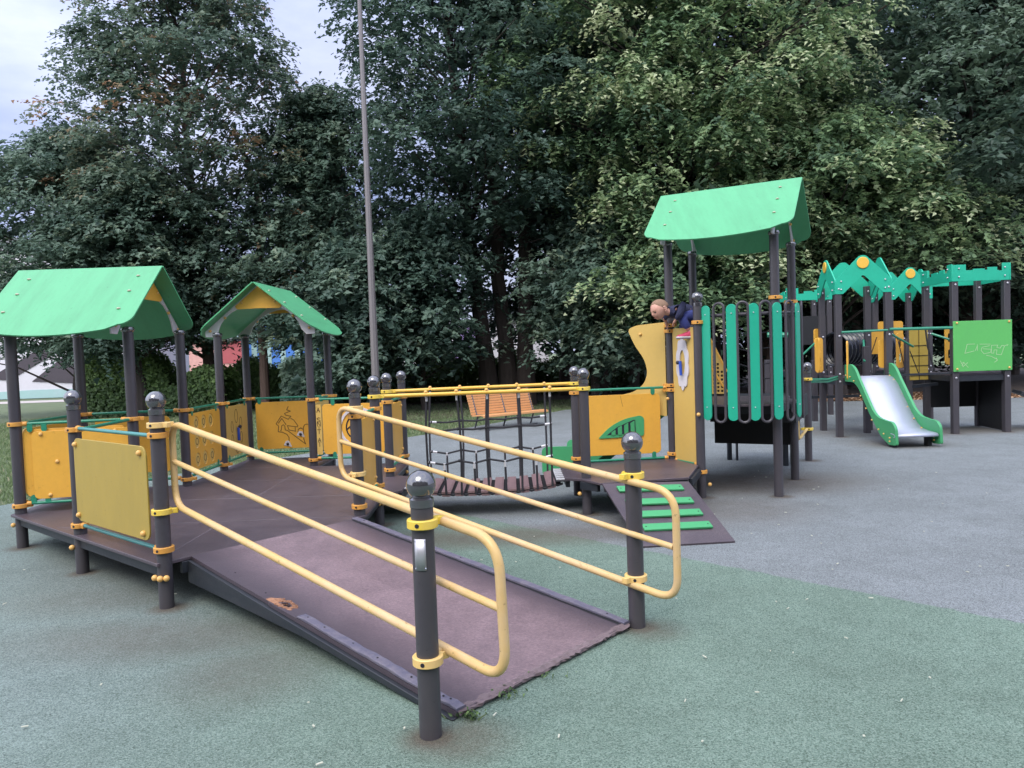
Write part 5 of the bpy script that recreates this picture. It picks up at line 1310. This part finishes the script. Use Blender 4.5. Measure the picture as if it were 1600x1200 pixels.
# head details: shaped skull, face
m = MB(); seg = 28; rg = 18; vs = []; fs = []
for i in range(rg + 1):
    ph = math.pi * i / rg
    for j in range(seg):
        th = 2 * math.pi * j / seg; fx = math.sin(ph) * math.cos(th); sy = math.sin(ph) * math.sin(th); uz = math.cos(ph)
        a, b, c = .098, .078, .098
        x_ = fx * a; y_ = sy * b; z_ = uz * c
        if fx < 0: x_ *= 1.08
        if z_ < 0:
            k = -z_ / c; y_ *= 1 - .30 * k; x_ = x_ * (1 - .22 * k) + .018 * k + (.010 * k if fx > 0 else .02 * k)
        if fx > .3:
            # brow, eye sockets, nose, mouth, chin
            def gs(u0, v0, su, sv, amp): return amp * math.exp(-((y_ - u0) / su) ** 2 - ((z_ - v0) / sv) ** 2)
            x_ += gs(0, -.022, .011, .015, .030) + gs(0, .0, .007, .014, .008) + gs(0, -.056, .016, .008, .008) + gs(0, -.084, .022, .012, .014) + gs(.03, .012, .018, .008, .003) + gs(-.03, .012, .018, .008, .003)
            x_ -= gs(.030, -.004, .014, .010, .013) + gs(-.030, -.004, .014, .010, .013) + gs(0, -.070, .022, .006, .008)
            x_ += gs(.038, -.04, .02, .02, .006) + gs(-.038, -.04, .02, .02, .006)
        vs.append(hp(x_, y_, z_))
for i in range(rg):
    for j in range(seg): fs.append((i * seg + j, (i + 1) * seg + j, (i + 1) * seg + (j + 1) % seg, i * seg + (j + 1) % seg))
m.add(vs, fs); hd = m.build('head', M['skin'], boy); s = hd.modifiers.new('sub', 'SUBSURF'); s.levels = 1; s.render_levels = 1
for sd_ in (-1, 1):
    MB().ball(hp(.080, .031 * sd_, -.004), .013, 12, (1, 1, .55)).build('eye', M['eye'], hd)
    ear = MB()
    ear.tube([hp(-.004, .075 * sd_, .012), hp(-.02, .084 * sd_, .010), hp(-.026, .086 * sd_, -.008), hp(-.018, .083 * sd_, -.026), hp(-.004, .074 * sd_, -.030)], .0075, 8); ear.ball(hp(-.012, .076 * sd_, -.008), .013, 8)
    ear.build('ear', M['skin'], hd)
    m = MB(); m.tube([hp(.084, .050 * sd_, .012), hp(.094, .033 * sd_, .018), hp(.097, .015 * sd_, .014)], .0035, 6); m.build('eyebrow', M['hair'], hd)
m = MB(); m.tube([hp(.084, -.022, -.062), hp(.096, 0, -.060), hp(.084, .022, -.062)], [.003, .004, .003], 8); m.build('mouth', M['lip'], hd)
# short hair as a close cap
m = MB(); vs = []; fs = []; rg2 = 12
for i in range(rg2 + 1):
    for j in range(seg):
        th = 2 * math.pi * j / seg; front = math.cos(th); lim = R(40) + R(66) * min(1, max(0, (.75 - front) / 1.1))
        ph = lim * i / rg2; fx = math.sin(ph) * math.cos(th); sy = math.sin(ph) * math.sin(th); uz = math.cos(ph)
        e_ = 1.035 if i < rg2 - 1 else 1.0
        x_ = fx * .098 * (1.08 if fx < 0 else 1) * e_; y_ = sy * .078 * e_; z_ = uz * .098 * e_
        if z_ < 0:
            k = -z_ / .098; y_ *= 1 - .30 * k; x_ = x_ * (1 - .22 * k) + .018 * k + .02 * k
        vs.append(hp(x_, y_, z_))
for i in range(rg2):
    for j in range(seg): fs.append((i * seg + j, (i + 1) * seg + j, (i + 1) * seg + (j + 1) % seg, i * seg + (j + 1) % seg))
m.add(vs, fs); m.build('hair', M['hair'], hd)
skin('jumper', [[((1.93, 7.862, 1.89), .096), ((1.83, 7.83, 1.91), .088), ((1.745, 7.80, 1.92), .084), ((1.68, 7.785, 1.915), .064), ((1.632, 7.768, 1.918), .050)],
                [2, ((1.712, 7.735, 1.925), .062), ((1.768, 7.662, 1.962), .048), ((1.735, 7.668, 1.875), .038), ((1.708, 7.708, 1.83), .026)],
                [2, ((1.67, 7.885, 1.90), .044), ((1.63, 7.935, 1.865), .036), ((1.65, 7.958, 1.835), .026)]], M['jumper'], boy)
skin('trousers', [[((1.935, 7.865, 1.875), .088), ((1.86, 7.785, 1.865), .070), ((1.757, 7.715, 1.85), .058), ((1.803, 7.722, 1.78), .047), ((1.845, 7.73, 1.73), .036)],
                  [0, ((1.90, 7.955, 1.84), .068), ((1.83, 7.985, 1.76), .054), ((1.90, 7.98, 1.68), .042)]], M['trousers'], boy)
skin('sock', [[((1.848, 7.73, 1.728), .027), ((1.862, 7.732, 1.695), .027)]], M['sock'], boy, sub=2)
def foot(cx, cy, cz, rz=0.):
    a, b = math.cos(rz), math.sin(rz)
    def q(x, y, z): return (cx + x * a - y * b, cy + x * b + y * a, cz + z)
    out = [(-.085, .0), (-.075, .024), (-.045, .034), (0, .030), (.05, .026), (.085, .028), (.098, .012), (.098, -.012), (.085, -.028), (.05, -.027), (0, -.032), (-.045, -.034), (-.075, -.024)]
    def layer(z0, z1, sc, mt, nm, topz=None):
        m = MB(); n = len(out); vs = [q(x * sc, y * sc, z0) for x, y in out] + [q(x * sc, y * sc, z1 + (0 if topz is None else topz(x))) for x, y in out]
        m.add(vs, [tuple(range(n)), tuple(range(2 * n - 1, n - 1, -1))] + [(i, i + n, (i + 1) % n + n, (i + 1) % n) for i in range(n)]); return m.build(nm, M[mt], boy, .004)
    layer(-.012, .0, .97, 'sole_d', 'tread'); layer(.0, .015, 1.02, 'sole', 'sole')
    m = MB(); n = len(out); ns = 5; vs = []; fs = []
    for k in range(ns):
        t = k / (ns - 1)
        for x, y in out:
            tz = .022 + max(0, (x + .03)) * .42; sc = 1 - .45 * t ** 2
            vs.append(q(x * (1 - .10 * t) + .035 * t * t * (1 if x < .05 else .2), y * sc, .0155 + tz * t))
    for k in range(ns - 1):
        for i in range(n): fs.append((k * n + i, k * n + (i + 1) % n, (k + 1) * n + (i + 1) % n, (k + 1) * n + i))
    fs.append(tuple((ns - 1) * n + i for i in range(n))); m.add(vs, fs); m.build('shoe', M['shoe'], boy)
foot(1.79, 7.725, 1.640, .06); foot(1.86, 7.98, 1.63, .1)
# hands: palm and separate bent fingers resting on the top clamp
def hand_(c, fwd, side, dn, nm='hand'):
    c = Vector(c); fwd = Vector(fwd).normalized(); side = Vector(side).normalized(); dn = Vector(dn).normalized()
    ch = [[(c, .012), (c + fwd * .018, .015), (c + fwd * .034, .014)]]
    for k, L in ((-1.5, .024), (-.5, .029), (.5, .031), (1.5, .027)):
        b = c + fwd * .034 + side * .0062 * k
        ch.append([2, (b + fwd * L * .35, .0050), (b + fwd * L * .8 + dn * L * .3, .0045), (b + fwd * L * .95 + dn * L * .75, .0038)])
    ch.append([1, (c + fwd * .02 + side * .018 + dn * .004, .0055), (c + fwd * .036 + side * .024 + dn * .012, .0046)])
    return skin(nm, ch, M['skin'], boy, 0, 1)
hand_((1.703, 7.715, 1.828), (-.35, .55, -.75), (.8, .5, 0), (0, .3, -1)); hand_((1.652, 7.958, 1.825), (.3, .3, -.9), (.8, -.4, 0), (0, .2, -1))

# ------------------------------------------------------------------ sky, sun, camera
w = bpy.data.worlds.new('World'); scene.world = w; w.use_nodes = True
nt = w.node_tree; n = nt.nodes; l = nt.links; n.clear()
SE, SR = R(54), R(205)
sky = n.new('ShaderNodeTexSky'); sky.sky_type = 'NISHITA'; sky.sun_disc = False; sky.sun_elevation = SE; sky.sun_rotation = SR
sky.air_density = 1.2; sky.dust_density = 1.5
tc = n.new('ShaderNodeTexCoord')
mp = n.new('ShaderNodeMapping'); mp.inputs['Scale'].default_value = (1.0, 1.0, 2.6); mp.inputs['Rotation'].default_value = (0, R(12), R(25)); l.new(tc.outputs['Generated'], mp.inputs[0])
nz = n.new('ShaderNodeTexNoise'); nz.inputs['Scale'].default_value = 2.6; nz.inputs['Detail'].default_value = 7; nz.inputs['Roughness'].default_value = .55; l.new(mp.outputs[0], nz.inputs[0])
cl = n.new('ShaderNodeValToRGB'); l.new(nz.outputs[0], cl.inputs[0])
cl.color_ramp.elements[0].position = .36; cl.color_ramp.elements[0].color = (3.3, 4.0, 7.0, 1)
cl.color_ramp.elements[1].position = .64; cl.color_ramp.elements[1].color = (6.6, 7.1, 9.6, 1)
mxn = n.new('ShaderNodeMix'); mxn.data_type = 'RGBA'; mxn.inputs[0].default_value = .86; l.new(sky.outputs[0], mxn.inputs[6]); l.new(cl.outputs[0], mxn.inputs[7])
# brighter towards the veiled sun and overhead, duller low in the north
dv = n.new('ShaderNodeVectorMath'); dv.operation = 'DOT_PRODUCT'; l.new(tc.outputs['Generated'], dv.inputs[0]); dv.inputs[1].default_value = (-.22, -.62, .75)
br_ = n.new('ShaderNodeMapRange'); br_.interpolation_type = 'SMOOTHSTEP'; l.new(dv.outputs['Value'], br_.inputs[0]); br_.inputs[1].default_value = -.55; br_.inputs[2].default_value = .95; br_.inputs[3].default_value = .53; br_.inputs[4].default_value = 2.1
sc_ = n.new('ShaderNodeVectorMath'); sc_.operation = 'SCALE'; l.new(mxn.outputs[2], sc_.inputs[0]); l.new(br_.outputs[0], sc_.inputs['Scale'])
wm = n.new('ShaderNodeMix'); wm.data_type = 'RGBA'; wm.blend_type = 'MULTIPLY'; wm.inputs[0].default_value = 1.
wc = n.new('ShaderNodeMix'); wc.data_type = 'RGBA'; wc.inputs[6].default_value = (1, 1, 1, 1); wc.inputs[7].default_value = (1.09, 1.03, .86, 1)
wf = n.new('ShaderNodeMapRange'); l.new(dv.outputs['Value'], wf.inputs[0]); wf.inputs[1].default_value = -.25; wf.inputs[2].default_value = .45; l.new(wf.outputs[0], wc.inputs[0])
l.new(sc_.outputs[0], wm.inputs[6]); l.new(wc.outputs[2], wm.inputs[7])
bg = n.new('ShaderNodeBackground'); bg.inputs[1].default_value = .10; l.new(wm.outputs[2], bg.inputs[0])
ow = n.new('ShaderNodeOutputWorld'); l.new(bg.outputs[0], ow.inputs[0])
sl_ = bpy.data.lights.new('Sun', 'SUN'); sl_.energy = 1.15; sl_.angle = R(34); sl_.color = (1, .95, .88)
so = bpy.data.objects.new('Sun', sl_); COL.objects.link(so)
az = SR; dirv = Vector((math.sin(az) * math.cos(SE), math.cos(az) * math.cos(SE), math.sin(SE)))
so.rotation_euler = dirv.to_track_quat('Z', 'Y').to_euler(); so.location = dirv * 30

cam = bpy.data.cameras.new('Camera'); co = bpy.data.objects.new('Camera', cam); COL.objects.link(co); scene.camera = co
cam.sensor_width = 36; cam.lens = 36 * 1170 / 1600; cam.clip_end = 2000; cam.clip_start = .05
pt, rl = R(2.4), R(2.0)
fw = Vector((0, math.cos(pt), -math.sin(pt))); up0 = Vector((0, math.sin(pt), math.cos(pt))); rt0 = Vector((1, 0, 0))
rt = rt0 * math.cos(rl) - up0 * math.sin(rl); up = rt0 * math.sin(rl) + up0 * math.cos(rl)
co.matrix_world = Matrix(((rt.x, up.x, -fw.x, 0), (rt.y, up.y, -fw.y, 0), (rt.z, up.z, -fw.z, 1.55), (0, 0, 0, 1)))
scene.view_settings.view_transform = 'Standard'; scene.view_settings.look = 'None'; scene.view_settings.exposure = 1.02; scene.view_settings.gamma = 1
scene.cycles.max_bounces = 6; scene.cycles.use_denoising = True; scene.cycles.transparent_max_bounces = 4
scene.render.engine = 'CYCLES'
